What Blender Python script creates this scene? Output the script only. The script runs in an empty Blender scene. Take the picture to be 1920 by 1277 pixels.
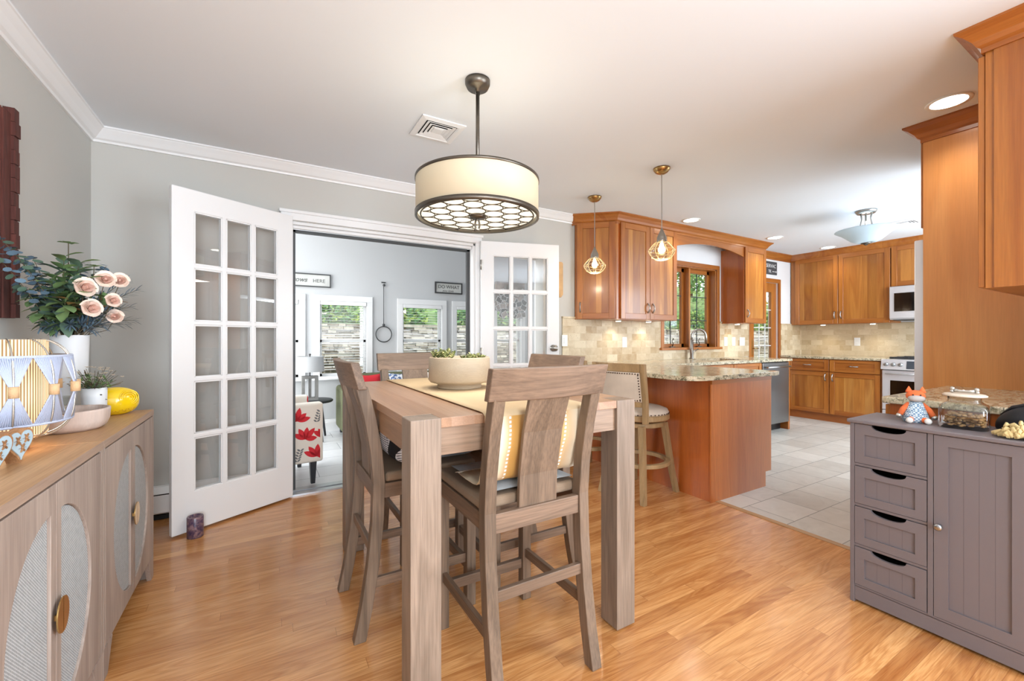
import bpy, bmesh, math, random
from mathutils import Vector, Matrix
PI = math.pi
random.seed(7)
SC = bpy.context.scene
COL = SC.collection

# ------------------------------------------------------------------ camera, world, sun, exposure
cam_d = bpy.data.cameras.new('camera')
cam = bpy.data.objects.new('camera', cam_d)
COL.objects.link(cam)
cam_d.sensor_fit = 'HORIZONTAL'
cam_d.sensor_width = 36.0
cam_d.lens = 793.0 / 1920.0 * 36.0
cam_d.shift_y = -3.5 / 1920.0
cam_d.clip_start = 0.05
cam_d.clip_end = 200
cam.location = (0, 0, 1.16)
cam.rotation_euler = (PI / 2, 0, -math.radians(30.3))
SC.camera = cam
SC.view_settings.view_transform = 'Standard'
SC.view_settings.look = 'None'
SC.view_settings.gamma = 1.0
SC.view_settings.use_curve_mapping = False
SC.view_settings.exposure = 0.4
SC.cycles.use_denoising = True
SC.cycles.max_bounces = 10
SC.cycles.diffuse_bounces = 5
SC.cycles.glossy_bounces = 4
SC.cycles.transmission_bounces = 6
SC.cycles.transparent_max_bounces = 16
SC.cycles.sample_clamp_indirect = 6.0
SC.cycles.caustics_reflective = False
SC.cycles.caustics_refractive = False

w = bpy.data.worlds.new('sky')
SC.world = w
w.use_nodes = True
bg = w.node_tree.nodes['Background']
bg.inputs[0].default_value = (0.90, 0.95, 1.0, 1)
bg.inputs[1].default_value = 2.2

def light(kind, name, loc, energy, color=(1, 1, 1), rot=(0, 0, 0), size=0.1, size_y=None, spot=None, blend=0.5, parent=None):
    d = bpy.data.lights.new(name, kind)
    d.energy = energy
    d.color = color
    if kind == 'AREA':
        d.size = size
        if size_y:
            d.shape = 'RECTANGLE'
            d.size_y = size_y
    elif kind == 'SUN':
        d.angle = size
    else:
        d.shadow_soft_size = size
    if kind == 'SPOT':
        d.spot_size = spot
        d.spot_blend = blend
    o = bpy.data.objects.new(name, d)
    COL.objects.link(o)
    o.location = loc
    o.rotation_euler = rot
    if parent:
        o.parent = parent
    return o

light('SUN', 'sun', (0, -10, 20), 2.4, (1.0, 0.95, 0.86), (math.radians(42), 0, math.radians(-25)), size=0.03)
# daylight from behind the viewer; fill lights added at unseen openings right, kitchen, sunroom
light('AREA', 'daylight_back', (-0.05, -2.62, 1.45), 95, (0.82, 0.91, 1.0), (math.radians(90), 0, 0), 1.3, 1.6)
light('AREA', 'fill_right', (2.62, -1.25, 1.4), 120, (0.82, 0.91, 1.0), (0, math.radians(90), 0), 2.2, 2.0)
light('AREA', 'fill_kitchen', (5.75, 0.17, 1.5), 75, (0.82, 0.91, 1.0), (math.radians(90), 0, 0), 2.2, 1.3)
light('AREA', 'fill_sunroom', (-1.62, 4.7, 1.7), 78, (1.0, 0.99, 0.97), (0, math.radians(-90), 0), 2.0, 2.0)

# ------------------------------------------------------------------ materials
def lin(c):
    r = []
    for v in c[:3]:
        v = v / 255.0
        r.append(v / 12.92 if v <= 0.04045 else ((v + 0.055) / 1.055) ** 2.4)
    return (r[0], r[1], r[2], 1.0)

class NT:
    def __init__(s, name):
        s.m = bpy.data.materials.new(name)
        s.m.use_nodes = True
        s.t = s.m.node_tree
        s.n = s.t.nodes
        s.b = s.n['Principled BSDF']
        s.out = s.n['Material Output']
    def add(s, typ, **kw):
        x = s.n.new(typ)
        for k, v in kw.items():
            if k.startswith('i_'):
                x.inputs[k[2:].replace('_', ' ')].default_value = v
            else:
                setattr(x, k, v)
        return x
    def l(s, a, b):
        s.t.links.new(a, b)
    def math(s, op, a, b=None, c=None):
        x = s.n.new('ShaderNodeMath'); x.operation = op
        for i, v in enumerate((a, b, c)):
            if v is None: continue
            if isinstance(v, (int, float)): x.inputs[i].default_value = v
            else: s.l(v, x.inputs[i])
        return x.outputs[0]
    def mix(s, blend, fac, a, b):
        x = s.n.new('ShaderNodeMix'); x.data_type = 'RGBA'; x.blend_type = blend
        for sock, v in ((x.inputs[0], fac), (x.inputs[6], a), (x.inputs[7], b)):
            if isinstance(v, (int, float)): sock.default_value = v
            elif isinstance(v, tuple): sock.default_value = v
            else: s.l(v, sock)
        return x.outputs[2]
    def ramp(s, fac, stops):
        x = s.n.new('ShaderNodeValToRGB')
        e = x.color_ramp.elements
        while len(e) < len(stops): e.new(0.5)
        for i, (p, c) in enumerate(stops):
            e[i].position = p; e[i].color = c
        s.l(fac, x.inputs[0])
        return x.outputs[0]
    def bump(s, h, strength=0.2, dist=0.01):
        x = s.n.new('ShaderNodeBump'); x.inputs['Strength'].default_value = strength; x.inputs['Distance'].default_value = dist
        s.l(h, x.inputs['Height']); s.l(x.outputs[0], s.b.inputs['Normal'])
        return x
    def coords(s, scale=(1, 1, 1), rand=0.0, loc=(0, 0, 0)):
        tc = s.n.new('ShaderNodeTexCoord')
        v = tc.outputs['Object']
        if rand:
            oi = s.n.new('ShaderNodeObjectInfo')
            k = s.math('MULTIPLY', oi.outputs['Random'], rand)
            cx = s.n.new('ShaderNodeCombineXYZ')
            for i in range(3): s.l(k, cx.inputs[i])
            a = s.n.new('ShaderNodeVectorMath'); a.operation = 'ADD'
            s.l(v, a.inputs[0]); s.l(cx.outputs[0], a.inputs[1]); v = a.outputs[0]
        mp = s.n.new('ShaderNodeMapping')
        mp.inputs['Scale'].default_value = scale
        mp.inputs['Location'].default_value = loc
        s.l(v, mp.inputs[0])
        return v, mp.outputs[0]
    def noise(s, vec, scale=5, detail=4, rough=0.5, dist=0.0):
        x = s.n.new('ShaderNodeTexNoise')
        x.inputs['Scale'].default_value = scale; x.inputs['Detail'].default_value = detail
        x.inputs['Roughness'].default_value = rough; x.inputs['Distortion'].default_value = dist
        s.l(vec, x.inputs['Vector'])
        return x.outputs['Fac']

def plain(name, c, rough=0.5, metal=0.0, bump=0.0, bscale=200, emit=None, estr=0, spec=None, coat=0, var=0.0, sheen=0):
    t = NT(name)
    t.b.inputs['Base Color'].default_value = lin(c)
    t.b.inputs['Roughness'].default_value = rough
    t.b.inputs['Metallic'].default_value = metal
    if spec is not None: t.b.inputs['Specular IOR Level'].default_value = spec
    if coat: t.b.inputs['Coat Weight'].default_value = coat; t.b.inputs['Coat Roughness'].default_value = 0.08
    if sheen: t.b.inputs['Sheen Weight'].default_value = sheen
    _, v = t.coords()
    if var:
        n = t.noise(v, 6, 3)
        a = tuple(max(0, x * (1 - var)) for x in c); b = tuple(min(255, x * (1 + var)) for x in c)
        t.l(t.ramp(n, [(0.3, lin(a)), (0.7, lin(b))]), t.b.inputs['Base Color'])
    if bump:
        t.bump(t.noise(v, bscale, 2), bump, 0.002)
    if emit:
        t.b.inputs['Emission Color'].default_value = lin(emit)
        t.b.inputs['Emission Strength'].default_value = estr
    return t.m

def wood(name, dark, lightc, grain='z', rough=0.42, board=0.0, across='x', bvar=0.35, ring=3.0, coat=0.0, fib=0.35, blot=None, rand=7.0, shift=0.0):
    """grain runs along one axis; board > 0 lays boards of that width side by side along `across`"""
    t = NT(name)
    st = {'x': (0.09, 1, 1), 'y': (1, 0.09, 1), 'z': (1, 1, 0.09)}[grain]
    v, m = t.coords(st, rand)
    sep = t.n.new('ShaderNodeSeparateXYZ'); t.l(v, sep.inputs[0])
    if board:
        ax = sep.outputs['xyz'.index(across)]
        wob = t.math('MULTIPLY', t.math('SINE', t.math('MULTIPLY', ax, 23.0)), 0.25)
        cell = t.math('FLOOR', t.math('ADD', t.math('DIVIDE', ax, board), wob))
        wn = t.n.new('ShaderNodeTexWhiteNoise'); wn.noise_dimensions = '1D'
        t.l(cell, wn.inputs['W'])
        off = t.n.new('ShaderNodeVectorMath'); off.operation = 'SCALE'
        t.l(wn.outputs['Color'], off.inputs[0]); off.inputs['Scale'].default_value = 5.0
        ad = t.n.new('ShaderNodeVectorMath'); ad.operation = 'ADD'
        t.l(m, ad.inputs[0]); t.l(off.outputs[0], ad.inputs[1]); m = ad.outputs[0]
    n1 = t.noise(m, ring * 2.2, 3, 0.45, 1.2)
    w1 = t.math('FRACT', t.math('MULTIPLY', n1, 7.0))
    w1 = t.math('ABSOLUTE', t.math('SUBTRACT', w1, 0.5))
    base = t.ramp(t.math('ADD', t.math('MULTIPLY', n1, 0.75), t.math('MULTIPLY', w1, 0.35)), [(0.25, lin(dark)), (0.75, lin(lightc))])
    fv = t.n.new('ShaderNodeMapping')
    fs = {'x': (0.3, 9, 9), 'y': (9, 0.3, 9), 'z': (9, 9, 0.3)}[grain]
    fv.inputs['Scale'].default_value = fs
    t.l(v, fv.inputs[0])
    f = t.noise(fv.outputs[0], 22, 3, 0.6)
    fr = t.ramp(f, [(0.35, (1 - fib, 1 - fib, 1 - fib, 1)), (0.62, (1, 1, 1, 1))])
    c = t.mix('MULTIPLY', 0.8, base, fr)
    if board:
        br = t.ramp(wn.outputs['Value'], [(0.0, (1 - bvar, 1 - bvar * 1.15, 1 - bvar * 1.3, 1)), (0.55, (1, 1, 1, 1)), (0.78, (1.05, 1.10, 1.16, 1)), (1.0, (1.18, 1.45, 1.9, 1))])
        c = t.mix('MULTIPLY', 1.0, c, br)
    t.l(c, t.b.inputs['Base Color'])
    t.b.inputs['Roughness'].default_value = rough
    if coat:
        t.b.inputs['Coat Weight'].default_value = coat; t.b.inputs['Coat Roughness'].default_value = 0.12
    t.bump(f, 0.12, 0.001)
    return t.m

M = {}
M['wall'] = plain('paint_grey', (192, 191, 186), 0.75, bump=0.05, bscale=300)
M['wall_sun'] = plain('paint_cool_grey', (196, 198, 200), 0.75)
M['wall_white'] = plain('paint_white', (226, 227, 228), 0.7)
M['ceiling'] = plain('ceiling_paint', (226, 232, 238), 0.9)
M['white'] = plain('white_gloss_paint', (232, 233, 234), 0.32)
M['white_plastic'] = plain('white_plastic', (236, 236, 232), 0.35)
M['dark_line'] = plain('dark_grey_metal', (70, 71, 72), 0.5, 0.3)
M['gap'] = plain('dark_gap', (22, 20, 20), 0.8)
M['steel'] = plain('brushed_steel', (176, 178, 180), 0.28, 1.0)
M['steel_dark'] = plain('dishwasher_steel', (150, 151, 150), 0.3, 1.0)
M['steel_white'] = plain('bright_steel', (215, 217, 222), 0.4, 0.6)
M['nickel'] = plain('satin_nickel', (165, 162, 156), 0.3, 1.0)
M['bronze'] = plain('pewter_bronze', (112, 106, 98), 0.38, 1.0)
M['brass'] = plain('antique_brass', (176, 142, 92), 0.28, 1.0)
M['lit_brass'] = plain('lit_brass_wire', (236, 216, 172), 0.35, 0.4)  # brass lightened to cream, the bulb's glow put into the colour
M['gold'] = plain('brushed_gold', (214, 174, 110), 0.25, 1.0)
M['black'] = plain('black_enamel', (22, 22, 24), 0.35)
M['black_glass'] = plain('black_glass', (8, 6, 6), 0.05)
M['screen'] = plain('control_glass', (60, 66, 74), 0.12)
M['cast'] = plain('cast_iron', (48, 48, 50), 0.6)
M['grey_cab'] = plain('grey_lacquer', (112, 105, 108), 0.42, bump=0.03)
M['grey_cab_line'] = plain('grey_lacquer_groove', (96, 90, 93), 0.6)
M['charcoal'] = plain('charcoal_fabric', (72, 66, 72), 0.9, bump=0.4, bscale=500, sheen=0.3)
M['black_wood'] = plain('black_painted_wood', (38, 40, 44), 0.45)
M['grey_wood'] = plain('grey_washed_wood', (120, 120, 118), 0.6, var=0.15)
M['seat_brown'] = plain('taupe_seat_fabric', (132, 112, 92), 0.9, bump=0.5, bscale=420, var=0.06)
M['cushion_grey'] = plain('pale_blue_grey_linen', (172, 180, 186), 0.9, bump=0.5, bscale=420, var=0.05)
M['linen'] = plain('beige_linen', (196, 182, 166), 0.9, bump=0.5, bscale=500, var=0.05)
M['nail'] = plain('dark_nailhead', (62, 44, 34), 0.35, 0.8)
M['lampshade_grey'] = plain('grey_lampshade', (176, 178, 180), 0.8)
M['olive'] = plain('olive_green_fabric', (98, 102, 72), 0.9)
M['red_fab'] = plain('red_fabric', (206, 42, 52), 0.85)
M['rope'] = plain('white_rope', (180, 190, 214), 0.8, bump=0.6, bscale=300)
M['jute'] = plain('jute_wrap', (206, 172, 132), 0.85, bump=0.6, bscale=300)
M['lampwood'] = wood('lamp_base_wood', (130, 74, 36), (176, 108, 60), 'x', 0.4)
M['ceramic'] = plain('white_ceramic', (226, 232, 238), 0.35)
M['yellow'] = plain('yellow_glaze', (246, 208, 22), 0.12, coat=0.6)
M['yellow_dark'] = plain('yellow_glaze_line', (206, 160, 10), 0.2)
M['wax'] = plain('white_wax', (236, 230, 220), 0.5)
M['rose'] = plain('rose_petal', (246, 222, 208), 0.7, var=0.06)
M['rose_dark'] = plain('rose_petal_inner', (244, 212, 198), 0.7)
M['cream_flower'] = plain('cream_petal', (236, 224, 206), 0.7)
M['stem'] = plain('stem_brown', (96, 84, 62), 0.8)
M['leaf_green'] = plain('leaf_green', (120, 150, 96), 0.6, var=0.25)
M['leaf_dark'] = plain('leaf_dark_green', (84, 108, 92), 0.6, var=0.25)
M['leaf_blue'] = plain('leaf_dusty_blue', (92, 114, 130), 0.65, var=0.25)
M['leaf_tan'] = plain('leaf_tan', (170, 134, 84), 0.65, var=0.2)
M['heart_blue'] = plain('pale_blue_enamel', (176, 200, 214), 0.35)
M['orange_fab'] = plain('orange_plush', (226, 112, 62), 0.9, bump=0.5, var=0.12)
M['plush_grey'] = plain('grey_plush', (182, 176, 172), 0.9, bump=0.5)
M['plush_white'] = plain('white_plush', (228, 222, 216), 0.9, bump=0.5)
M['black_leather'] = plain('black_leather', (34, 36, 42), 0.5, bump=0.4, bscale=60)
M['tan_rope'] = plain('tan_cotton_rope', (208, 184, 130), 0.9, bump=0.5)
M['kibble'] = plain('biscuit_brown', (160, 122, 78), 0.8, var=0.3)
M['lid'] = plain('pale_lid', (216, 204, 186), 0.5)
M['bone'] = plain('silver_bone', (196, 192, 184), 0.25, 0.8)
M['succulent'] = plain('succulent_green', (112, 122, 72), 0.6, var=0.3)
M['succulent_pale'] = plain('succulent_pale', (186, 184, 126), 0.6, var=0.2)
M['soil'] = plain('potting_soil', (70, 58, 48), 0.95)
M['bark'] = plain('tree_bark', (72, 62, 56), 0.9, var=0.2)
M['sign_pale'] = plain('weathered_sign_board', (198, 199, 196), 0.8, var=0.05)
M['sign_dark'] = plain('charcoal_sign_board', (66, 67, 70), 0.7, var=0.1)
M['sign_text_dark'] = plain('sign_ink_grey', (108, 110, 108), 0.8)
M['sign_text_white'] = plain('sign_ink_white', (214, 214, 214), 0.8)
M['photo_dark'] = plain('photo_dark', (34, 34, 38), 0.4, var=0.5)
M['photo_mid'] = plain('photo_mid', (140, 128, 122), 0.4, var=0.35)
M['tan_plaque'] = plain('tan_woven_plaque', (196, 160, 116), 0.8, var=0.12, bump=0.5, bscale=120)
M['floor_white_edge'] = plain('threshold_aluminium', (196, 200, 204), 0.35, 0.7)

M['table_side'] = wood('washed_oak_vertical', (120, 103, 88), (162, 142, 125), 'z', 0.5, ring=3.2, fib=0.34)
M['table_x'] = wood('washed_oak_lengthwise', (130, 106, 86), (168, 142, 120), 'x', 0.42, ring=3.2, fib=0.3)
M['table_y'] = wood('washed_oak_crosswise', (132, 98, 70), (170, 132, 100), 'y', 0.42, ring=2.0, fib=0.2)
M['table_top'] = wood('washed_oak_top', (150, 114, 88), (182, 144, 114), 'y', 0.38, board=0.13, across='x', bvar=0.06, ring=1.5, fib=0.18)
M['chair_z'] = wood('chair_oak_vertical', (100, 82, 66), (142, 118, 98), 'z', 0.5, ring=3.4, fib=0.38)
M['chair_x'] = wood('chair_oak_horizontal', (104, 84, 68), (146, 120, 100), 'x', 0.5, ring=3.4, fib=0.36)
M['chair_y'] = wood('chair_oak_depth', (98, 77, 60), (138, 111, 90), 'y', 0.5, ring=3.4, fib=0.36)
M['stool'] = wood('stool_pale_oak', (138, 112, 76), (182, 152, 110), 'z', 0.5, ring=2.0, fib=0.2)
M['cherry'] = wood('cherry_boards', (152, 86, 32), (200, 136, 62), 'z', 0.34, board=0.075, across='x', bvar=0.3, ring=1.6, fib=0.18, coat=0.25)
M['cherry_h'] = wood('cherry_rail', (148, 82, 30), (186, 118, 52), 'x', 0.34, ring=1.6, fib=0.18, coat=0.25)
M['cherry_y'] = wood('cherry_trim', (146, 80, 30), (184, 112, 48), 'y', 0.34, ring=1.6, fib=0.18, coat=0.25)
M['cherry_v'] = wood('cherry_stile', (150, 84, 30), (192, 124, 54), 'z', 0.34, ring=1.6, fib=0.18, coat=0.25)
M['cherry_panel'] = wood('cherry_veneer', (192, 124, 62), (218, 156, 92), 'z', 0.34, ring=0.9, fib=0.1, coat=0.3)
M['cherry_red'] = wood('cherry_veneer_red', (164, 82, 28), (190, 104, 42), 'z', 0.34, ring=1.2, fib=0.2, coat=0.25, board=0.2, across='y', bvar=0.08)
M['side_z'] = wood('sideboard_oak_vertical', (150, 134, 124), (190, 174, 162), 'z', 0.55, ring=2.4, fib=0.24)
M['side_top'] = wood('sideboard_oak_top', (176, 136, 96), (210, 172, 130), 'y', 0.5, ring=2.0, fib=0.22)
M['side_edge'] = wood('sideboard_oak_edge', (156, 132, 114), (188, 164, 146), 'y', 0.55, ring=2.0, fib=0.22)
M['bowl_wood'] = wood('pale_bowl_wood', (172, 154, 130), (194, 178, 154), 'x', 0.55, ring=1.2, fib=0.12)
M['tray_wood'] = wood('scalloped_bowl_wood', (196, 174, 162), (230, 216, 208), 'z', 0.5, ring=3.0, fib=0.12)
M['barn_wood'] = wood('dark_red_barn_wood', (70, 34, 28), (118, 62, 52), 'z', 0.8, ring=5, fib=0.5)
M['heart_wood'] = wood('heart_block_wood', (150, 104, 66), (194, 146, 102), 'z', 0.6)

def m_oak_floor():
    t = NT('oak_strip_floor')
    v, _ = t.coords()
    sep = t.n.new('ShaderNodeSeparateXYZ'); t.l(v, sep.inputs[0])
    x, y = sep.outputs[0], sep.outputs[1]
    W, L = 0.057, 1.15
    row = t.math('FLOOR', t.math('DIVIDE', y, W))
    wn = t.n.new('ShaderNodeTexWhiteNoise'); wn.noise_dimensions = '1D'; t.l(row, wn.inputs['W'])
    xs = t.math('ADD', t.math('DIVIDE', x, L), t.math('MULTIPLY', wn.outputs['Value'], 7.0))
    col = t.math('FLOOR', xs)
    cid = t.n.new('ShaderNodeCombineXYZ'); t.l(row, cid.inputs[0]); t.l(col, cid.inputs[1])
    w2 = t.n.new('ShaderNodeTexWhiteNoise'); w2.noise_dimensions = '2D'; t.l(cid.outputs[0], w2.inputs['Vector'])
    mp = t.n.new('ShaderNodeMapping'); mp.inputs['Scale'].default_value = (0.10, 1, 1); t.l(v, mp.inputs[0])
    sc = t.n.new('ShaderNodeVectorMath'); sc.operation = 'SCALE'; t.l(w2.outputs['Color'], sc.inputs[0]); sc.inputs['Scale'].default_value = 9.0
    ad = t.n.new('ShaderNodeVectorMath'); ad.operation = 'ADD'; t.l(mp.outputs[0], ad.inputs[0]); t.l(sc.outputs[0], ad.inputs[1])
    n1 = t.noise(ad.outputs[0], 9, 3, 0.45, 0.9)
    rings = t.math('ABSOLUTE', t.math('SUBTRACT', t.math('FRACT', t.math('MULTIPLY', n1, 11.0)), 0.5))
    base = t.ramp(t.math('ADD', t.math('MULTIPLY', n1, 0.55), t.math('MULTIPLY', rings, 0.5)), [(0.2, lin((184, 122, 68))), (0.5, lin((212, 154, 96))), (0.75, lin((222, 170, 114)))])
    tone = t.ramp(w2.outputs['Value'], [(0, (0.80, 0.71, 0.62, 1)), (0.3, (0.95, 0.91, 0.86, 1)), (0.7, (1.0, 1.0, 1.0, 1)), (1, (1.10, 1.12, 1.12, 1))])
    c = t.mix('MULTIPLY', 1.0, base, tone)
    mp2 = t.n.new('ShaderNodeMapping'); mp2.inputs['Scale'].default_value = (3, 90, 1); t.l(v, mp2.inputs[0])
    fb = t.noise(mp2.outputs[0], 3, 3, 0.6)
    c = t.mix('MULTIPLY', 0.7, c, t.ramp(fb, [(0.38, (0.76, 0.70, 0.64, 1)), (0.56, (1, 1, 1, 1))]))
    fy = t.math('FRACT', t.math('DIVIDE', y, W)); fx = t.math('FRACT', xs)
    gy = t.math('LESS_THAN', fy, 0.022); gx = t.math('LESS_THAN', fx, 0.0018)
    g = t.math('MAXIMUM', gy, gx)
    c = t.mix('MIX', t.math('MULTIPLY', g, 0.5), c, lin((120, 72, 40)))
    t.l(c, t.b.inputs['Base Color'])
    t.b.inputs['Roughness'].default_value = 0.24
    t.b.inputs['Coat Weight'].default_value = 0.35
    t.b.inputs['Coat Roughness'].default_value = 0.14
    h = t.math('SUBTRACT', t.math('MULTIPLY', t.noise(v, 14, 2), 0.4), g)
    t.bump(h, 0.1, 0.003)
    return t.m
M['oak_floor'] = m_oak_floor()

def m_tile(name, c1, c2, grout, W, H, ox, oy, half=True, axis=('x', 'y'), gw=0.02, rough=0.35, bump=0.15, marble=0.0, spot=None):
    t = NT(name)
    v, _ = t.coords()
    sep = t.n.new('ShaderNodeSeparateXYZ'); t.l(v, sep.inputs[0])
    a = t.math('SUBTRACT', sep.outputs['xyz'.index(axis[0])], ox)
    b = t.math('SUBTRACT', sep.outputs['xyz'.index(axis[1])], oy)
    ry = t.math('DIVIDE', b, H)
    row = t.math('FLOOR', ry)
    xs = t.math('DIVIDE', a, W)
    if half:
        xs = t.math('ADD', xs, t.math('MULTIPLY', row, 0.5))
    col = t.math('FLOOR', xs)
    cid = t.n.new('ShaderNodeCombineXYZ'); t.l(row, cid.inputs[0]); t.l(col, cid.inputs[1])
    w2 = t.n.new('ShaderNodeTexWhiteNoise'); w2.noise_dimensions = '2D'; t.l(cid.outputs[0], w2.inputs['Vector'])
    sc = t.n.new('ShaderNodeVectorMath'); sc.operation = 'SCALE'; t.l(w2.outputs['Color'], sc.inputs[0]); sc.inputs['Scale'].default_value = 20.0
    ad = t.n.new('ShaderNodeVectorMath'); ad.operation = 'ADD'; t.l(v, ad.inputs[0]); t.l(sc.outputs[0], ad.inputs[1])
    n = t.noise(ad.outputs[0], 9 if not marble else marble, 6, 0.6, 0.8 if not marble else 2.0)
    f = t.math('ADD', t.math('MULTIPLY', n, 0.6), t.math('MULTIPLY', w2.outputs['Value'], 0.4))
    c = t.ramp(f, [(0.25, lin(c1)), (0.7, lin(c2))])
    if spot:
        n3 = t.noise(ad.outputs[0], 30, 3, 0.6, 1.5)
        c = t.mix('MIX', t.ramp(n3, [(0.62, (0, 0, 0, 1)), (0.72, (0.55, 0.55, 0.55, 1))]), c, lin(spot))
    fx = t.math('FRACT', xs); fy = t.math('FRACT', ry)
    g = t.math('MAXIMUM', t.math('LESS_THAN', fx, gw * H / W), t.math('LESS_THAN', fy, gw))
    c = t.mix('MIX', g, c, lin(grout))
    t.l(c, t.b.inputs['Base Color'])
    t.l(t.math('ADD', t.math('MULTIPLY', g, 0.4), rough), t.b.inputs['Roughness'])
    t.bump(t.math('SUBTRACT', t.math('MULTIPLY', n, 0.3), g), bump, 0.003)
    return t.m
M['tile_kitchen'] = m_tile('kitchen_floor_tile', (186, 184, 176), (214, 213, 206), (148, 148, 144), 0.31, 0.293, 2.90, 1.41 - 0.293 * 0, True, gw=0.018, rough=0.3, marble=5)
M['tile_sun'] = m_tile('sunroom_floor_tile', (206, 209, 212), (224, 226, 229), (168, 170, 174), 0.6, 0.3, 0.1, 3.64, True, gw=0.02, rough=0.3, marble=3)
M['trav_xz'] = m_tile('travertine_tile', (176, 150, 112), (218, 204, 176), (200, 186, 158), 0.152, 0.0775, 2.66, 0.905, True, ('x', 'z'), 0.03, 0.5, 0.3, spot=(150, 130, 104))
M['trav_yz'] = m_tile('travertine_tile_side', (186, 164, 128), (214, 198, 168), (198, 184, 156), 0.152, 0.0775, 3.52, 0.905, True, ('y', 'z'), 0.03, 0.5, 0.3, spot=(156, 138, 112))

def m_granite():
    t = NT('granite')
    v, _ = t.coords()
    mp = t.n.new('ShaderNodeMapping'); mp.inputs['Scale'].default_value = (0.6, 1.3, 1); mp.inputs['Rotation'].default_value = (0, 0, 0.5); t.l(v, mp.inputs[0])
    n1 = t.noise(mp.outputs[0], 14, 6, 0.65, 1.8)
    n2 = t.noise(mp.outputs[0], 46, 4, 0.7, 1.0)
    c = t.ramp(n1, [(0.28, lin((74, 72, 62))), (0.40, lin((150, 140, 112))), (0.52, lin((212, 200, 172))), (0.66, lin((184, 166, 136))), (0.8, lin((236, 228, 208)))])
    c = t.mix('MIX', t.ramp(n2, [(0.52, (0, 0, 0, 1)), (0.62, (0.85, 0.85, 0.85, 1))]), c, lin((66, 68, 60)))
    t.l(c, t.b.inputs['Base Color'])
    t.b.inputs['Roughness'].default_value = 0.16
    return t.m
M['granite'] = m_granite()

def m_glass(name, tint=(1, 1, 1), gl=0.08, rough=0.0):
    m = bpy.data.materials.new(name); m.use_nodes = True
    nt = m.node_tree; nt.nodes.clear()
    out = nt.nodes.new('ShaderNodeOutputMaterial')
    tr = nt.nodes.new('ShaderNodeBsdfTransparent'); tr.inputs[0].default_value = (*tint, 1)
    g = nt.nodes.new('ShaderNodeBsdfGlossy'); g.inputs['Roughness'].default_value = rough
    fr = nt.nodes.new('ShaderNodeFresnel'); fr.inputs['IOR'].default_value = 1.5
    ge = nt.nodes.new('ShaderNodeNewGeometry')
    io = nt.nodes.new('ShaderNodeMath'); io.operation = 'MULTIPLY_ADD'; io.inputs[1].default_value = 1 / 1.5 - 1.5; io.inputs[2].default_value = 1.5
    nt.links.new(ge.outputs['Backfacing'], io.inputs[0]); nt.links.new(io.outputs[0], fr.inputs['IOR'])
    ml = nt.nodes.new('ShaderNodeMath'); ml.operation = 'MULTIPLY_ADD'; ml.inputs[1].default_value = 1.6; ml.inputs[2].default_value = gl * 0.2
    nt.links.new(fr.outputs[0], ml.inputs[0])
    mx = nt.nodes.new('ShaderNodeMixShader')
    nt.links.new(ml.outputs[0], mx.inputs[0]); nt.links.new(tr.outputs[0], mx.inputs[1]); nt.links.new(g.outputs[0], mx.inputs[2])
    nt.links.new(mx.outputs[0], out.inputs[0])
    return m
M['glass'] = m_glass('window_glass')
M['jar_glass'] = m_glass('jar_glass', (0.9, 0.92, 0.9), 0.2)
M['cage_glass'] = m_glass('smoky_glass', (0.85, 0.8, 0.7), 0.3)

def m_emit(name, c, s):
    m = bpy.data.materials.new(name); m.use_nodes = True
    b = m.node_tree.nodes['Principled BSDF']
    b.inputs['Base Color'].default_value = lin(c)
    b.inputs['Emission Color'].default_value = lin(c); b.inputs['Emission Strength'].default_value = s
    return m
M['led'] = m_emit('recessed_lens', (255, 250, 240), 6)
M['puck'] = m_emit('puck_lens', (255, 240, 212), 8)
M['bulb'] = m_emit('warm_bulb', (255, 226, 180), 14)
M['diffuser'] = m_emit('lit_diffuser', (255, 246, 222), 0.95)
M['drum'] = m_emit('lit_linen_drum', (206, 193, 166), 0.12)
M['bowl_glass'] = m_emit('lit_alabaster', (178, 198, 210), 0.2)
M['string_lit'] = m_emit('lit_string_shade', (240, 196, 132), 0.55)

def m_string():
    t = NT('lit_string_drum')
    v, _ = t.coords()
    sep = t.n.new('ShaderNodeSeparateXYZ'); t.l(v, sep.inputs[0])
    ang = t.math('ARCTAN2', sep.outputs[1], sep.outputs[0])
    wv = t.math('SINE', t.math('MULTIPLY', ang, 90.0))
    wn = t.math('ADD', t.math('MULTIPLY', wv, 0.5), 0.5)
    c = t.ramp(wn, [(0.2, lin((150, 110, 70))), (0.6, lin((236, 206, 160)))])
    t.l(c, t.b.inputs['Base Color'])
    e = t.ramp(wn, [(0.2, (0.10, 0.06, 0.03, 1)), (0.75, (0.9, 0.66, 0.4, 1))])
    t.l(e, t.b.inputs['Emission Color']); t.b.inputs['Emission Strength'].default_value = 0.8
    return t.m
M['string_drum'] = m_string()

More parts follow.
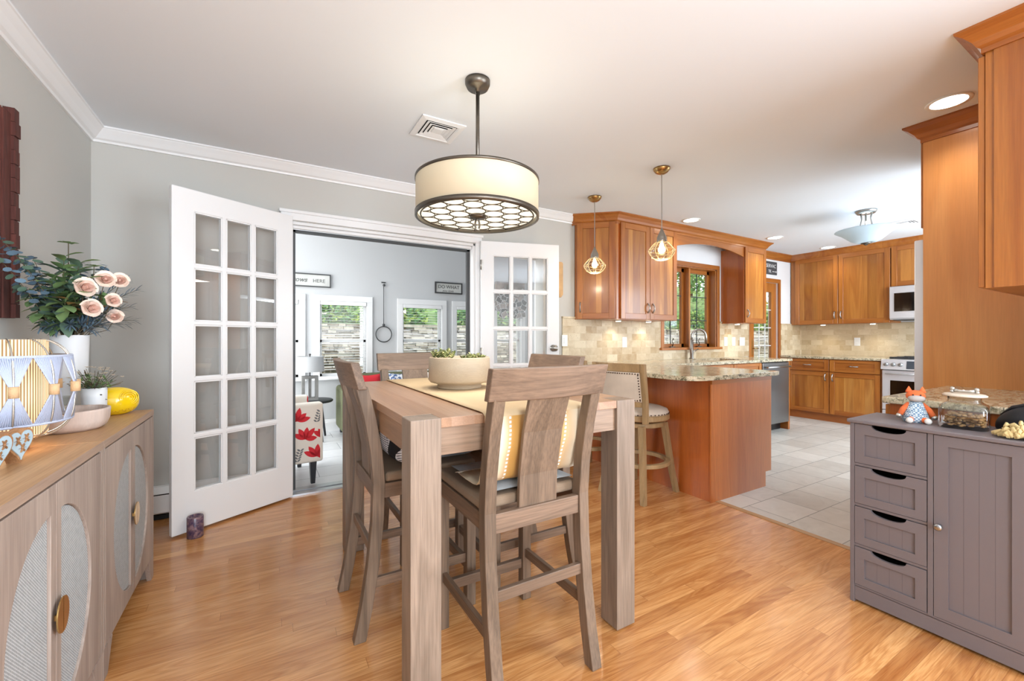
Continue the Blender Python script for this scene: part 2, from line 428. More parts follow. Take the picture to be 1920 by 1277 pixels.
def m_cane():
    t = NT('woven_cane')
    v, _ = t.coords((1, 1, 1))
    w1 = t.add('ShaderNodeTexWave', wave_type='BANDS', bands_direction='DIAGONAL'); w1.inputs['Scale'].default_value = 75; t.l(v, w1.inputs['Vector'])
    mp = t.n.new('ShaderNodeMapping'); mp.inputs['Scale'].default_value = (1, 1, -1); t.l(v, mp.inputs[0])
    w2 = t.add('ShaderNodeTexWave', wave_type='BANDS', bands_direction='DIAGONAL'); w2.inputs['Scale'].default_value = 75; t.l(mp.outputs[0], w2.inputs['Vector'])
    h = t.math('MAXIMUM', w1.outputs['Fac'], w2.outputs['Fac'])
    n = t.noise(v, 60, 2)
    h2 = t.math('ADD', t.math('MULTIPLY', h, 0.7), t.math('MULTIPLY', n, 0.3))
    t.l(t.ramp(h2, [(0.35, lin((118, 122, 124))), (0.85, lin((196, 200, 202)))]), t.b.inputs['Base Color'])
    t.b.inputs['Roughness'].default_value = 0.8
    t.bump(h, 0.6, 0.002)
    return t.m
M['cane'] = m_cane()

def m_runner():
    t = NT('runner_cloth')
    v, _ = t.coords()
    sep = t.n.new('ShaderNodeSeparateXYZ'); t.l(v, sep.inputs[0])
    fx = sep.outputs[0]
    st = t.ramp(t.math('ADD', t.math('MULTIPLY', fx, 2.0), 0.5), [(0.0, lin((206, 186, 150))), (0.2, lin((222, 212, 190))), (0.29, lin((196, 150, 80))), (0.34, lin((190, 142, 74))), (0.46, lin((214, 200, 172))), (0.56, lin((198, 172, 128))), (0.70, lin((190, 150, 90))), (0.86, lin((222, 212, 190)))])
    top = t.ramp(t.noise(v, 3, 2), [(0.3, lin((202, 178, 142))), (0.7, lin((214, 192, 156)))])
    z = t.math('GREATER_THAN', sep.outputs[2], -0.012)
    c = t.mix('MIX', z, st, top)
    stitch = t.math('MULTIPLY', t.math('LESS_THAN', t.math('ABSOLUTE', t.math('SUBTRACT', t.math('ABSOLUTE', fx), 0.115)), 0.004), t.math('GREATER_THAN', t.math('FRACT', t.math('MULTIPLY', sep.outputs[2], 70.0)), 0.45))
    c = t.mix('MIX', t.math('MULTIPLY', stitch, t.math('SUBTRACT', 1.0, z)), c, lin((250, 246, 236)))
    t.l(c, t.b.inputs['Base Color'])
    t.b.inputs['Roughness'].default_value = 0.9
    t.bump(t.noise(v, 400, 2), 0.3, 0.001)
    return t.m
M['runner'] = m_runner()

def m_pillow():
    t = NT('black_white_weave')
    v, _ = t.coords()
    sep = t.n.new('ShaderNodeSeparateXYZ'); t.l(v, sep.inputs[0])
    a = t.math('ADD', sep.outputs[1], t.math('MULTIPLY', sep.outputs[2], 0.75))
    n = t.math('FRACT', t.math('MULTIPLY', t.math('ABSOLUTE', t.math('SUBTRACT', a, 0.05)), 5.2))
    big = t.math('LESS_THAN', n, 0.32)
    dots = t.math('SINE', t.math('MULTIPLY', sep.outputs[2], 620.0))
    dots2 = t.math('SINE', t.math('MULTIPLY', sep.outputs[1], 260.0))
    d = t.math('GREATER_THAN', t.math('ADD', dots, t.math('MULTIPLY', dots2, 0.5)), 0.5)
    c = t.mix('MIX', d, lin((222, 224, 230)), lin((96, 98, 108)))
    c = t.mix('MIX', big, c, lin((20, 20, 24)))
    t.l(c, t.b.inputs['Base Color']); t.b.inputs['Roughness'].default_value = 0.9
    return t.m
M['pillow'] = m_pillow()

def m_floral():
    t = NT('red_leaf_fabric')
    v, m = t.coords((1, 1, 0.55))
    vo = t.add('ShaderNodeTexVoronoi'); vo.inputs['Scale'].default_value = 13; t.l(m, vo.inputs['Vector'])
    sp = t.n.new('ShaderNodeSeparateXYZ'); t.l(vo.outputs['Color'], sp.inputs[0])
    leaf = t.math('LESS_THAN', vo.outputs['Distance'], 0.36)
    isred = t.math('GREATER_THAN', sp.outputs[0], 0.42)
    isgrey = t.math('GREATER_THAN', sp.outputs[1], 0.45)
    c = t.mix('MIX', t.math('MULTIPLY', leaf, isgrey), lin((226, 220, 210)), lin((120, 120, 120)))
    c = t.mix('MIX', t.math('MULTIPLY', leaf, isred), c, lin((208, 34, 42)))
    t.l(c, t.b.inputs['Base Color']); t.b.inputs['Roughness'].default_value = 0.85
    return t.m
M['floral'] = m_floral()

M['cream_print'] = plain('cream_upholstery', (226, 220, 210), 0.9)
M['print_grey'] = plain('grey_print', (120, 122, 124), 0.9)
def m_blue_pattern():
    t = NT('blue_white_fabric')
    v, _ = t.coords()
    n = t.noise(v, 22, 1, 0.4, 2.0)
    t.l(t.ramp(n, [(0.46, lin((232, 234, 238))), (0.5, lin((80, 104, 150)))]), t.b.inputs['Base Color'])
    return t.m
M['blue_pat'] = m_blue_pattern()

def m_plaid():
    t = NT('blue_plaid')
    _, v = t.coords((300, 300, 300))
    ch = t.add('ShaderNodeTexChecker'); ch.inputs['Scale'].default_value = 0.6; t.l(v, ch.inputs['Vector'])
    ch.inputs['Color1'].default_value = lin((110, 140, 168)); ch.inputs['Color2'].default_value = lin((208, 220, 228))
    t.l(ch.outputs[0], t.b.inputs['Base Color']); t.b.inputs['Roughness'].default_value = 0.9
    return t.m
M['plaid'] = m_plaid()

def m_candle():
    t = NT('purple_blue_glaze')
    v, _ = t.coords()
    n = t.noise(v, 30, 5, 0.7, 1.0)
    t.l(t.ramp(n, [(0.35, lin((30, 30, 70))), (0.5, lin((92, 70, 90))), (0.62, lin((150, 120, 120))), (0.75, lin((50, 70, 150)))]), t.b.inputs['Base Color'])
    t.b.inputs['Roughness'].default_value = 0.3
    return t.m
M['candle'] = m_candle()

def m_leaves(name, stops):
    t = NT(name)
    g = t.n.new('ShaderNodeNewGeometry')
    v, _ = t.coords()
    n = t.noise(v, 0.9, 3, 0.7)
    f = t.math('ADD', t.math('MULTIPLY', n, 0.6), t.math('MULTIPLY', g.outputs['Random Per Island'], 0.4))
    t.l(t.ramp(f, stops), t.b.inputs['Base Color'])
    t.b.inputs['Roughness'].default_value = 0.7
    tr = t.n.new('ShaderNodeBsdfTranslucent'); t.l(t.ramp(f, stops), tr.inputs[0])
    mx = t.n.new('ShaderNodeMixShader'); mx.inputs[0].default_value = 0.4
    t.l(t.b.outputs[0], mx.inputs[1]); t.l(tr.outputs[0], mx.inputs[2]); t.l(mx.outputs[0], t.out.inputs[0])
    return t.m
M['foliage'] = m_leaves('tree_leaves_green', [(0.25, lin((52, 96, 62))), (0.5, lin((104, 156, 96))), (0.75, lin((190, 206, 110)))])
M['foliage_y'] = m_leaves('tree_leaves_yellow', [(0.25, lin((96, 130, 70))), (0.5, lin((206, 190, 80))), (0.75, lin((240, 216, 96)))])
M['ground'] = plain('woodland_ground', (96, 122, 74), 0.95, var=0.35)
def m_stone():
    t = NT('dry_stone')
    g = t.n.new('ShaderNodeNewGeometry')
    v, _ = t.coords()
    n = t.noise(v, 20, 4)
    f = t.math('ADD', t.math('MULTIPLY', n, 0.4), t.math('MULTIPLY', g.outputs['Random Per Island'], 0.6))
    t.l(t.ramp(f, [(0.15, lin((84, 78, 70))), (0.5, lin((150, 142, 130))), (0.85, lin((200, 194, 184)))]), t.b.inputs['Base Color'])
    t.b.inputs['Roughness'].default_value = 0.9
    return t.m
M['stone'] = m_stone()

# ------------------------------------------------------------------ mesh helpers
class MB:
    def __init__(s):
        s.v = []; s.f = []; s.mi = []; s.sm = []
    def add(s, vs, fs, mi=0, smooth=False):
        o = len(s.v)
        s.v += [tuple(p) for p in vs]
        for f in fs:
            s.f.append([i + o for i in f]); s.mi.append(mi); s.sm.append(smooth)
        return s
    def box(s, x0, x1, y0, y1, z0, z1, mi=0):
        if x0 > x1: x0, x1 = x1, x0
        if y0 > y1: y0, y1 = y1, y0
        if z0 > z1: z0, z1 = z1, z0
        vs = [(x0, y0, z0), (x1, y0, z0), (x1, y1, z0), (x0, y1, z0), (x0, y0, z1), (x1, y0, z1), (x1, y1, z1), (x0, y1, z1)]
        return s.add(vs, [(0, 3, 2, 1), (4, 5, 6, 7), (0, 1, 5, 4), (1, 2, 6, 5), (2, 3, 7, 6), (3, 0, 4, 7)], mi)
    def hexa(s, b, t, mi=0):
        """b, t: 4 bottom and 4 top points, counter-clockwise seen from above"""
        return s.add(list(b) + list(t), [(3, 2, 1, 0), (4, 5, 6, 7), (0, 1, 5, 4), (1, 2, 6, 5), (2, 3, 7, 6), (3, 0, 4, 7)], mi)
    def prism(s, poly, z0, z1, mi=0, axis='z', smooth=False):
        """poly of 2D points extruded along axis"""
        n = len(poly)
        def P(p, h):
            return {'z': (p[0], p[1], h), 'y': (p[0], h, p[1]), 'x': (h, p[0], p[1])}[axis]
        vs = [P(p, z0) for p in poly] + [P(p, z1) for p in poly]
        s.add(vs, [tuple(range(n))[::-1], tuple(range(n, 2 * n))], mi)
        o = len(s.v) - 2 * n
        for i in range(n):
            j = (i + 1) % n
            s.f.append([o + i, o + j, o + n + j, o + n + i]); s.mi.append(mi); s.sm.append(smooth)
        return s
    def ring_sweep(s, rings, mi=0, closed=True, caps=True, smooth=True, loop=False):
        n = len(rings[0]); o = len(s.v)
        for r in rings: s.v += [tuple(p) for p in r]
        R = len(rings)
        for k in range(R if loop else R - 1):
            k2 = (k + 1) % R
            for i in range(n if closed else n - 1):
                j = (i + 1) % n
                s.f.append([o + k * n + i, o + k * n + j, o + k2 * n + j, o + k2 * n + i]); s.mi.append(mi); s.sm.append(smooth)
        if caps and closed and not loop:
            s.f.append([o + i for i in range(n)][::-1]); s.mi.append(mi); s.sm.append(False)
            s.f.append([o + (R - 1) * n + i for i in range(n)]); s.mi.append(mi); s.sm.append(False)
        return s
    def lathe(s, prof, cx=0, cy=0, n=32, mi=0, smooth=True, caps=True):
        rings = [[(cx + r * math.cos(2 * PI * i / n), cy + r * math.sin(2 * PI * i / n), z) for i in range(n)] for r, z in prof]
        return s.ring_sweep(rings, mi, True, caps, smooth)
    def tube(s, pts, r, n=8, mi=0, closed=False, smooth=True):
        pts = [Vector(p) for p in pts]
        N = len(pts)
        rr = r if isinstance(r, (list, tuple)) else [r] * N
        rings = []
        up = None
        for k in range(N):
            if closed: d = pts[(k + 1) % N] - pts[k - 1]
            else: d = pts[min(k + 1, N - 1)] - pts[max(k - 1, 0)]
            if d.length < 1e-9: d = Vector((0, 0, 1))
            d.normalize()
            if up is None:
                up = Vector((0, 0, 1)) if abs(d.z) < 0.9 else Vector((1, 0, 0))
            a = d.cross(up)
            if a.length < 1e-6: a = d.cross(Vector((1, 0.3, 0)))
            a.normalize(); b = d.cross(a).normalized(); up = -b if False else a.cross(d)
            rings.append([tuple(pts[k] + (a * math.cos(2 * PI * i / n) + b * math.sin(2 * PI * i / n)) * rr[k]) for i in range(n)])
        return s.ring_sweep(rings, mi, True, True, smooth, loop=closed)
    def bar(s, path, wx, wy, mi=0):
        """square bar following path of (x,y,z) with horizontal sections of size wx, wy (or lists)"""
        rings = []
        for k, p in enumerate(path):
            a = wx[k] if isinstance(wx, list) else wx; b = wy[k] if isinstance(wy, list) else wy
            rings.append([(p[0] - a / 2, p[1] - b / 2, p[2]), (p[0] + a / 2, p[1] - b / 2, p[2]), (p[0] + a / 2, p[1] + b / 2, p[2]), (p[0] - a / 2, p[1] + b / 2, p[2])])
        return s.ring_sweep(rings, mi, True, True, False)
    def ball(s, c, r, n=12, mi=0, sc=(1, 1, 1), m=8):
        prof = [(max(1e-4, math.sin(PI * k / m)) * r, -math.cos(PI * k / m) * r) for k in range(m + 1)]
        rings = [[(c[0] + q * math.cos(2 * PI * i / n) * sc[0], c[1] + q * math.sin(2 * PI * i / n) * sc[1], c[2] + z * sc[2]) for i in range(n)] for q, z in prof]
        return s.ring_sweep(rings, mi, True, True, True)
    def xf(s, mat, start=0):
        for i in range(start, len(s.v)):
            s.v[i] = tuple(mat @ Vector(s.v[i]))
        return s
    def build(s, name, mats, parent=None, world=False, bevel=0.0, seg=2, subsurf=0, origin=None):
        me = bpy.data.meshes.new(name)
        vs = s.v
        sh = Vector((0, 0, 0))
        if world and parent is not None:
            inv = parent.matrix_basis.inverted()
            vs = [tuple(inv @ Vector(p)) for p in vs]
        if origin is not None:
            vs = [(p[0] - origin[0], p[1] - origin[1], p[2] - origin[2]) for p in vs]
        me.from_pydata(vs, [], s.f)
        if not isinstance(mats, (list, tuple)): mats = [mats]
        for m in mats: me.materials.append(M[m] if isinstance(m, str) else m)
        me.polygons.foreach_set('material_index', s.mi)
        me.polygons.foreach_set('use_smooth', s.sm)
        me.update()
        bm = bmesh.new(); bm.from_mesh(me)
        bmesh.ops.recalc_face_normals(bm, faces=bm.faces)
        bm.to_mesh(me); bm.free()
        o = bpy.data.objects.new(name, me)
        COL.objects.link(o)
        if parent is not None: o.parent = parent
        if origin is not None: o.location = origin
        if bevel:
            b = o.modifiers.new('edge', 'BEVEL'); b.width = bevel; b.segments = seg; b.limit_method = 'ANGLE'; b.angle_limit = math.radians(35)
        if subsurf:
            q = o.modifiers.new('smooth', 'SUBSURF'); q.levels = subsurf; q.render_levels = subsurf
        return o

def plate(outer, holes, y0, y1):
    """flat plate in the XZ plane with holes, thickness along Y"""
    bm = bmesh.new()
    es = []
    for lp in [outer] + list(holes):
        vs = [bm.verts.new((p[0], y0, p[1])) for p in lp]
        for i in range(len(vs)):
            es.append(bm.edges.new((vs[i], vs[(i + 1) % len(vs)])))
    r = bmesh.ops.triangle_fill(bm, use_beauty=True, use_dissolve=False, edges=es)
    fs = [f for f in bm.faces]
    r = bmesh.ops.extrude_face_region(bm, geom=fs)
    nv = [g for g in r['geom'] if isinstance(g, bmesh.types.BMVert)]
    for v in nv: v.co.y = y1
    bm.verts.index_update()
    vs = [tuple(v.co) for v in bm.verts]
    fl = [[v.index for v in f.verts] for f in bm.faces]
    bm.free()
    return vs, fl

def ellipse(cx, cz, a, b, t0=0, t1=2 * PI, n=32):
    return [(cx + a * math.cos(t0 + (t1 - t0) * i / n), cz + b * math.sin(t0 + (t1 - t0) * i / n)) for i in range(n + (0 if abs(t1 - t0 - 2 * PI) < 1e-6 else 1))]

def tag(o, label=None, cat=None, group=None, kind=None):
    if label: o['label'] = label
    if cat: o['category'] = cat
    if group: o['group'] = group
    if kind: o['kind'] = kind
    return o

def thing(name, label, cat, loc=(0, 0, 0), rz=0.0, group=None, kind=None):
    o = bpy.data.objects.new(name, None)
    o.empty_display_size = 0.05
    COL.objects.link(o)
    o.location = loc; o.rotation_euler = (0, 0, rz)
    o.matrix_basis = Matrix.Translation(Vector(loc)) @ Matrix.Rotation(rz, 4, 'Z')
    return tag(o, label, cat, group, kind)

def copy_tree(o, parent=None):
    c = o.copy(); COL.objects.link(c)
    if parent is not None:
        c.parent = parent; c.matrix_parent_inverse = o.matrix_parent_inverse.copy()
    for ch in [x for x in bpy.data.objects if x.parent == o]:
        copy_tree(ch, c)
    return c

def place(o, loc, rz=0.0, label=None):
    o.matrix_basis = Matrix.Translation(Vector(loc)) @ Matrix.Rotation(rz, 4, 'Z')
    if label: o['label'] = label
    return o

def struct(name, mb, mats, label=None, **kw):
    o = mb.build(name, mats, **kw)
    o['kind'] = 'structure'
    if label: o['label'] = label
    return o

# ------------------------------------------------------------------ setting
CEIL = 2.445
YF = 3.52          # far wall of the dining room and kitchen
XL = -0.915        # left wall
XK = 7.43          # far kitchen wall
YR = 0.20          # wall behind the fridge
WT = 0.14          # wall thickness
SY = 5.85          # back wall of the sunroom
SX0, SX1 = -1.6, 3.75
SCEIL = 3.0

f = MB(); f.box(XL, 2.80, -2.5, YF, -0.06, 0)
struct('floor', f, 'oak_floor', 'orange toned oak strip floor')
f = MB(); f.box(2.80, XK, YR - 0.3, YF, -0.06, 0)
struct('floor_kitchen', f, 'tile_kitchen', 'pale square kitchen floor tiles')
f = MB(); f.box(2.765, 2.805, 0.22, 1.87, -0.01, 0.004)
struct('trim_floor', f, 'side_top', 'oak strip between wooden floor and kitchen tiles')
f = MB(); f.box(SX0, SX1, YF, SY, -0.08, -0.02)
struct('floor_sunroom', f, 'tile_sun', 'pale sunroom floor tiles')
f = MB(); f.box(XL - 0.1, XK + 0.1, -2.6, YF + WT, CEIL, CEIL + 0.1)
struct('ceiling', f, 'ceiling', 'white flat ceiling')
f = MB(); f.box(SX0 - 0.1, SX1 + 0.1, YF + WT, SY + 0.1, SCEIL, SCEIL + 0.1)
struct('ceiling_sunroom', f, 'ceiling')

def wall_with_holes(name, x0, x1, z0, z1, y, th, holes, mats, label=None):
    """wall in the XZ plane with rectangular holes (x0,x1,z0,z1)"""
    outer = [(x0, z0), (x1, z0), (x1, z1), (x0, z1)]
    hs = [[(a, c), (b, c), (b, d), (a, d)] for a, b, c, d in holes]
    vs, fs = plate(outer, hs, y, y + th)
    m = MB(); m.add(vs, fs)
    return struct(name, m, mats, label)

# far wall: opening to the sunroom, glazed bay behind the right door, kitchen window, kitchen door
OX0, OX1, OZ = 0.16, 1.665, 2.03
wall_with_holes('wall_far', XL, 2.84, -0.05, CEIL, YF, WT, [(OX0, OX1, -0.03, OZ), (1.76, 2.42, 0.05, 1.99)], 'wall', 'grey far wall with the opening to the sunroom')
wall_with_holes('wall_far_kitchen', 2.84, XK, -0.05, CEIL, YF, WT, [(4.19, 5.23, 1.05, 2.08), (6.03, 6.74, 0.0, 2.0)], 'wall_white', 'white kitchen wall with window and door')
f = MB(); f.box(XL - 0.1, XL, -2.6, YF + WT, -0.05, CEIL)
struct('wall_left', f, 'wall', 'grey left wall')
f = MB(); f.box(XK, XK + 0.1, YR - 0.2, YF + WT, -0.05, CEIL)
struct('wall_kitchen_end', f, 'wall_white')
wall_with_holes('wall_kitchen_right', 2.60, XK + 0.1, -0.05, CEIL, YR - 0.12, 0.12, [(4.65, 6.85, 0.85, 2.15)], 'wall_white')  # opening out of view, added for the kitchen fill light
m_ = MB(); vs, fs = plate([(-2.6, -0.05), (YR - 0.12, -0.05), (YR - 0.12, CEIL), (-2.6, CEIL)], [[(-2.25, 0.3), (-0.25, 0.3), (-0.25, 2.3), (-2.25, 2.3)]], 0, 0.1)  # unseen opening, added to bring in light from the right
m_.add([(2.60 + p[1], p[0], p[2]) for p in vs], fs)
struct('wall_right', m_, 'wall', 'grey wall right of the viewer')
wall_with_holes('wall_back', XL, 2.6, -0.05, CEIL, -2.6, 0.1, [(-0.7, 0.6, 0.65, 2.25)], 'wall')
# sunroom shell
SW = [(0.60, 1.17, 0.68, 1.64), (1.655, 2.225, 0.68, 1.64), (2.46, 3.00, 0.68, 1.64), (3.14, 3.58, 0.68, 1.64), (-0.30, 0.36, 0.68, 1.64)]
wall_with_holes('wall_sunroom_back', SX0, SX1, -0.05, SCEIL, SY, 0.12, SW, 'wall_sun', 'cool grey sunroom wall with a row of windows')
f = MB(); f.box(SX1, SX1 + 0.1, YF + WT, SY + 0.12, -0.05, SCEIL)
struct('wall_sunroom_right', f, 'wall_sun')
m_ = MB(); vs, fs = plate([(YF + WT, -0.05), (SY + 0.12, -0.05), (SY + 0.12, SCEIL), (YF + WT, SCEIL)], [[(3.75, 0.7), (5.65, 0.7), (5.65, 2.7), (3.75, 2.7)]], 0, 0.1)
m_.add([(SX0 - 0.1 + p[1], p[0], p[2]) for p in vs], fs)
struct('wall_sunroom_left', m_, 'wall_sun')
f = MB(); f.box(SX0, SX1, YF + 0.01, YF + WT, CEIL, SCEIL)
struct('wall_sunroom_front', f, 'wall_sun')

# crown moulding (white) along left and far dining walls
def crown_profile(s=1.0):
    return [(0, 0), (0.012, 0), (0.016, 0.012), (0.03, 0.02), (0.05, 0.045), (0.066, 0.062), (0.072, 0.07), (0.078, 0.072), (0.078, 0.082), (0, 0.082)]
def crown_path(name, path, normals, zb, mats, s=1.0, label=None, prof=None, h=None):
    """path: xy points; normals: outward mitre vectors (projection per unit)"""
    prof = prof or crown_profile()
    m = MB()
    rings = []
    for (x, y), (nx, ny) in zip(path, normals):
        rings.append([(x + nx * a * s, y + ny * a * s, zb + b * s) for a, b in prof])
    m.ring_sweep(rings, 0, True, True, False)
    return struct(name, m, mats, label)
crown_path('trim_1', [(XL, -2.5), (XL, YF), (2.80, YF)], [(1, 0), (1, -1), (0, -1)], CEIL - 0.082, 'white', 1.0, 'white crown moulding round the dining walls')

# opening casing, header, slider frame
m = MB()
m.box(0.10, OX1 + 0.06, YF - 0.02, YF, OZ + 0.005, OZ + 0.07)
m.box(0.09, OX1 + 0.07, YF - 0.032, YF, OZ + 0.055, OZ + 0.078)
m.box(0.10, OX0, YF - 0.018, YF, 0, OZ + 0.01)
m.box(OX1, OX1 + 0.075, YF - 0.018, YF, 0, OZ + 0.01)
m.box(OX0, OX1, YF, YF + WT, OZ - 0.022, OZ)
m.box(OX0 + 0.02, OX1 - 0.02, YF + 0.03, YF + 0.05, OZ - 0.045, OZ - 0.022)
m.box(OX0, OX0 + 0.02, YF, YF + WT, 0, OZ)
m.box(OX1 - 0.02, OX1, YF, YF + WT, 0, OZ)
struct('trim_2', m, 'white', 'white casing round the sunroom opening', bevel=0.003)
m = MB()
m.box(OX0 + 0.02, OX1 - 0.02, YF + 0.075, YF + 0.12, OZ - 0.062, OZ - 0.044)
m.box(OX1 - 0.05, OX1 - 0.02, YF + 0.075, YF + 0.10, 0.0, OZ - 0.044)
m.box(OX0 + 0.02, OX0 + 0.04, YF + 0.075, YF + 0.10, 0.0, OZ - 0.044)
struct('trim_3', m, 'dark_line', 'dark grey slider track frame inside the opening')
m = MB()
m.box(OX0, OX1, YF - 0.03, YF + 0.03, 0, 0.012)
m.box(OX0, OX1, YF + 0.05, YF + 0.07, -0.02, 0.016)
m.box(OX0, OX1, YF + 0.09, YF + WT, -0.02, 0.010)
struct('trim_4', m, 'floor_white_edge', 'pale metal threshold of the sunroom opening')
# casing of glazed bay on the sunroom side
m = MB()
m.box(1.74, 2.44, YF + WT, YF + WT + 0.02, 1.97, 2.03)
m.box(1.70, 1.76, YF + WT, YF + WT + 0.02, 0, 2.03)
m.box(2.42, 2.48, YF + WT, YF + WT + 0.02, 0, 2.03)
struct('trim_5', m, 'white')

# baseboard heater
h = thing('baseboard_heater', 'white baseboard heater under the grey far wall, left of the open door', 'heater', (-0.40, YF, 0))
m = MB()
prof = [(YF - 0.002, 0.03), (YF - 0.055, 0.04), (YF - 0.062, 0.05), (YF - 0.062, 0.17), (YF - 0.03, 0.205), (YF - 0.002, 0.21)]
m.prism(prof, XL + 0.02, 0.09, axis='x')
m.build('cover', 'white', h, world=True, bevel=0.002)
m = MB(); m.prism([(YF - 0.064, 0.165), (YF - 0.034, 0.197), (YF - 0.030, 0.192), (YF - 0.062, 0.160)], XL + 0.02, 0.09, axis='x'); m.box(XL + 0.02, 0.09, YF - 0.05, YF - 0.002, 0.004, 0.03)
m.build('louvre_slot', 'gap', h, world=True)
# sunroom baseboard
m = MB(); m.box(SX0, SX1, SY - 0.018, SY, -0.02, 0.13); m.box(SX0, SX1, SY - 0.05, SY - 0.018, -0.02, 0.10)
struct('baseboard_sunroom', m, 'white', bevel=0.004)

# ------------------------------------------------------------------ windows of the sunroom
def sash_window(idx, x0, x1, z0, z1, blind_to):
    w_ = thing('window_%d' % idx, None, None, ((x0 + x1) / 2, SY, z0), kind='structure')
    m = MB(); c = 0.075
    for a, b, d, e in ((x0 - c, x1 + c, z1, z1 + c), (x0 - c, x1 + c, z0 - 0.035, z0), (x0 - c, x0, z0, z1), (x1, x1 + c, z0, z1)):
        m.box(a, b, SY - 0.022, SY, d, e)
    m.box(x0 - c - 0.01, x1 + c + 0.01, SY - 0.05, SY, z0 - 0.045, z0 - 0.025)
    m.build('window_frame', 'white', w_, world=True, bevel=0.003)
    m = MB()
    zm = (z0 + z1) / 2 - 0.03; q = 0.03
    for a, b, d, e in ((x0, x1, z1 - q, z1), (x0, x1, z0, z0 + q), (x0, x0 + q, z0, z1), (x1 - q, x1, z0, z1), (x0, x1, zm - 0.015, zm + 0.015)):
        m.box(a, b, SY + 0.05, SY + 0.09, d, e)
    m.build('sash', 'white', w_, world=True)
    m = MB(); m.box(x0 + q, x1 - q, SY + 0.068, SY + 0.072, z0 + q, z1 - q)
    m.build('pane', 'glass', w_, world=True)
    m = MB(); m.box(x0 + 0.005, x1 - 0.005, SY - 0.03, SY + 0.03, z1 - 0.05, z1 - 0.002)
    b_ = m.build('blind', 'white', w_, world=True, bevel=0.004)
    m = MB(); z = z1 - 0.07
    while z > blind_to:
        m.hexa([(x0 + 0.01, SY + 0.003, z - 0.004), (x1 - 0.01, SY + 0.003, z - 0.004), (x1 - 0.01, SY + 0.028, z - 0.001), (x0 + 0.01, SY + 0.028, z - 0.001)],
               [(x0 + 0.01, SY + 0.003, z - 0.002), (x1 - 0.01, SY + 0.003, z - 0.002), (x1 - 0.01, SY + 0.028, z + 0.001), (x0 + 0.01, SY + 0.028, z + 0.001)])
        z -= 0.035
    s_ = m.build('slat', 'white', None)
    s_.data.transform(w_.matrix_basis.inverted()); s_.parent = b_
    return w_
for i, (a, b, c, d) in enumerate(SW):
    sash_window(i + 1, a, b, c, d, [0.75, 0.75, 0.72, 1.2, 0.72][i])

# ------------------------------------------------------------------ french doors
def french_door(name, label, hinge, end, z0, z1, cols=3, rows=5, knob=None, stile=0.115, toprail=0.13, botrail=0.235, cut=None):
    hx, hy = hinge; ex, ey = end
    L = math.hypot(ex - hx, ey - hy); ang = math.atan2(ey - hy, ex - hx)
    d = thing(name, label, None, (hx, hy, z0), ang, kind='structure')
    T = 0.036; H = z1 - z0
    x0, x1, a0, a1 = stile, L - stile, botrail, H - toprail
    mun = 0.024
    cw = (x1 - x0 - mun * (cols - 1)) / cols; ch = (a1 - a0 - mun * (rows - 1)) / rows
    holes = []
    for i in range(cols):
        for j in range(rows):
            u = x0 + i * (cw + mun); v = a0 + j * (ch + mun)
            holes.append([(u, v), (u + cw, v), (u + cw, v + ch), (u, v + ch)])
    vs, fs = plate([(0, 0), (L, 0), (L, H), (0, H)], holes, -T / 2, T / 2)
    m = MB(); m.add(vs, fs)
    m.build('door_leaf', 'white', d, bevel=0.005, seg=2)
    # glazing bead round each light
    m = MB(); g = 0.007
    for hl in holes:
        (u0, v0), (u1, v1) = hl[0], hl[2]
        for s in (-1, 1):
            y0, y1 = (s * 0.008, s * 0.014)
            m.box(u0, u1, y0, y1, v0, v0 + g); m.box(u0, u1, y0, y1, v1 - g, v1); m.box(u0, u0 + g, y0, y1, v0, v1); m.box(u1 - g, u1, y0, y1, v0, v1)
    m.build('glazing_bead', 'white', d)
    for hl in holes:
        (u0, v0), (u1, v1) = hl[0], hl[2]
        m = MB(); m.box(u0, u1, -0.002, 0.002, v0, v1); m.build('pane', 'glass', d)
    if knob:
        for s in (-1, 1):
            m = MB(); m.lathe([(0.001, 0.0), (0.032, 0.0), (0.032, 0.008), (0.014, 0.012), (0.012, 0.035), (0.026, 0.045), (0.030, 0.058), (0.022, 0.072), (0.001, 0.076)], n=24)
            m.xf(Matrix.Translation((L - 0.06, s * T / 2, knob - z0)) @ Matrix.Rotation(-s * PI / 2, 4, 'X'))
            m.build('knob', 'nickel', d)
    m = MB()
    for z in (0.2, H / 2, H - 0.22):
        m.tube([(0.0, -0.022, z - 0.045), (0.0, -0.022, z + 0.045)], 0.006, 8)
        m.box(0.0, 0.02, -0.0195, -0.018, z - 0.045, z + 0.045)
    m.build('hinge', 'nickel', d)
    return d
french_door('door_1', 'white glazed door on the left of the opening, fifteen panes, swung into the room', (0.168, 3.475), (-0.473, 3.110), 0.012, 2.052)
french_door('door_2', 'white glazed door on the right of the opening, with satin knob', (1.70, 3.478), (2.425, 3.27), 0.012, 2.052, knob=1.07)

# ------------------------------------------------------------------ kitchen window and door
CH = 'cherry_h'
wn = thing('window_6', 'cherry framed double casement window over the sink', None, (4.71, YF, 1.03), kind='structure')
m = MB(); x0, x1, z0, z1 = 4.19, 5.23, 1.05, 2.08; c = 0.055
m.box(x0 - c, x1 + c, YF - 0.018, YF, z1, z1 + c, 1); m.box(x0 - c, x0, YF - 0.018, YF, z0, z1, 0); m.box(x1, x1 + c, YF - 0.018, YF, z0, z1, 0)
m.box(x0 - c - 0.02, x1 + c + 0.02, YF - 0.045, YF + 0.10, z0 - 0.03, z0, 1)
m.box(x0, x0 + 0.015, YF, YF + 0.13, z0, z1, 0); m.box(x1 - 0.015, x1, YF, YF + 0.13, z0, z1, 0); m.box(x0, x1, YF, YF + 0.13, z1 - 0.015, z1, 1)
m.build('window_frame', ['cherry_v', 'cherry_h'], wn, world=True, bevel=0.002)
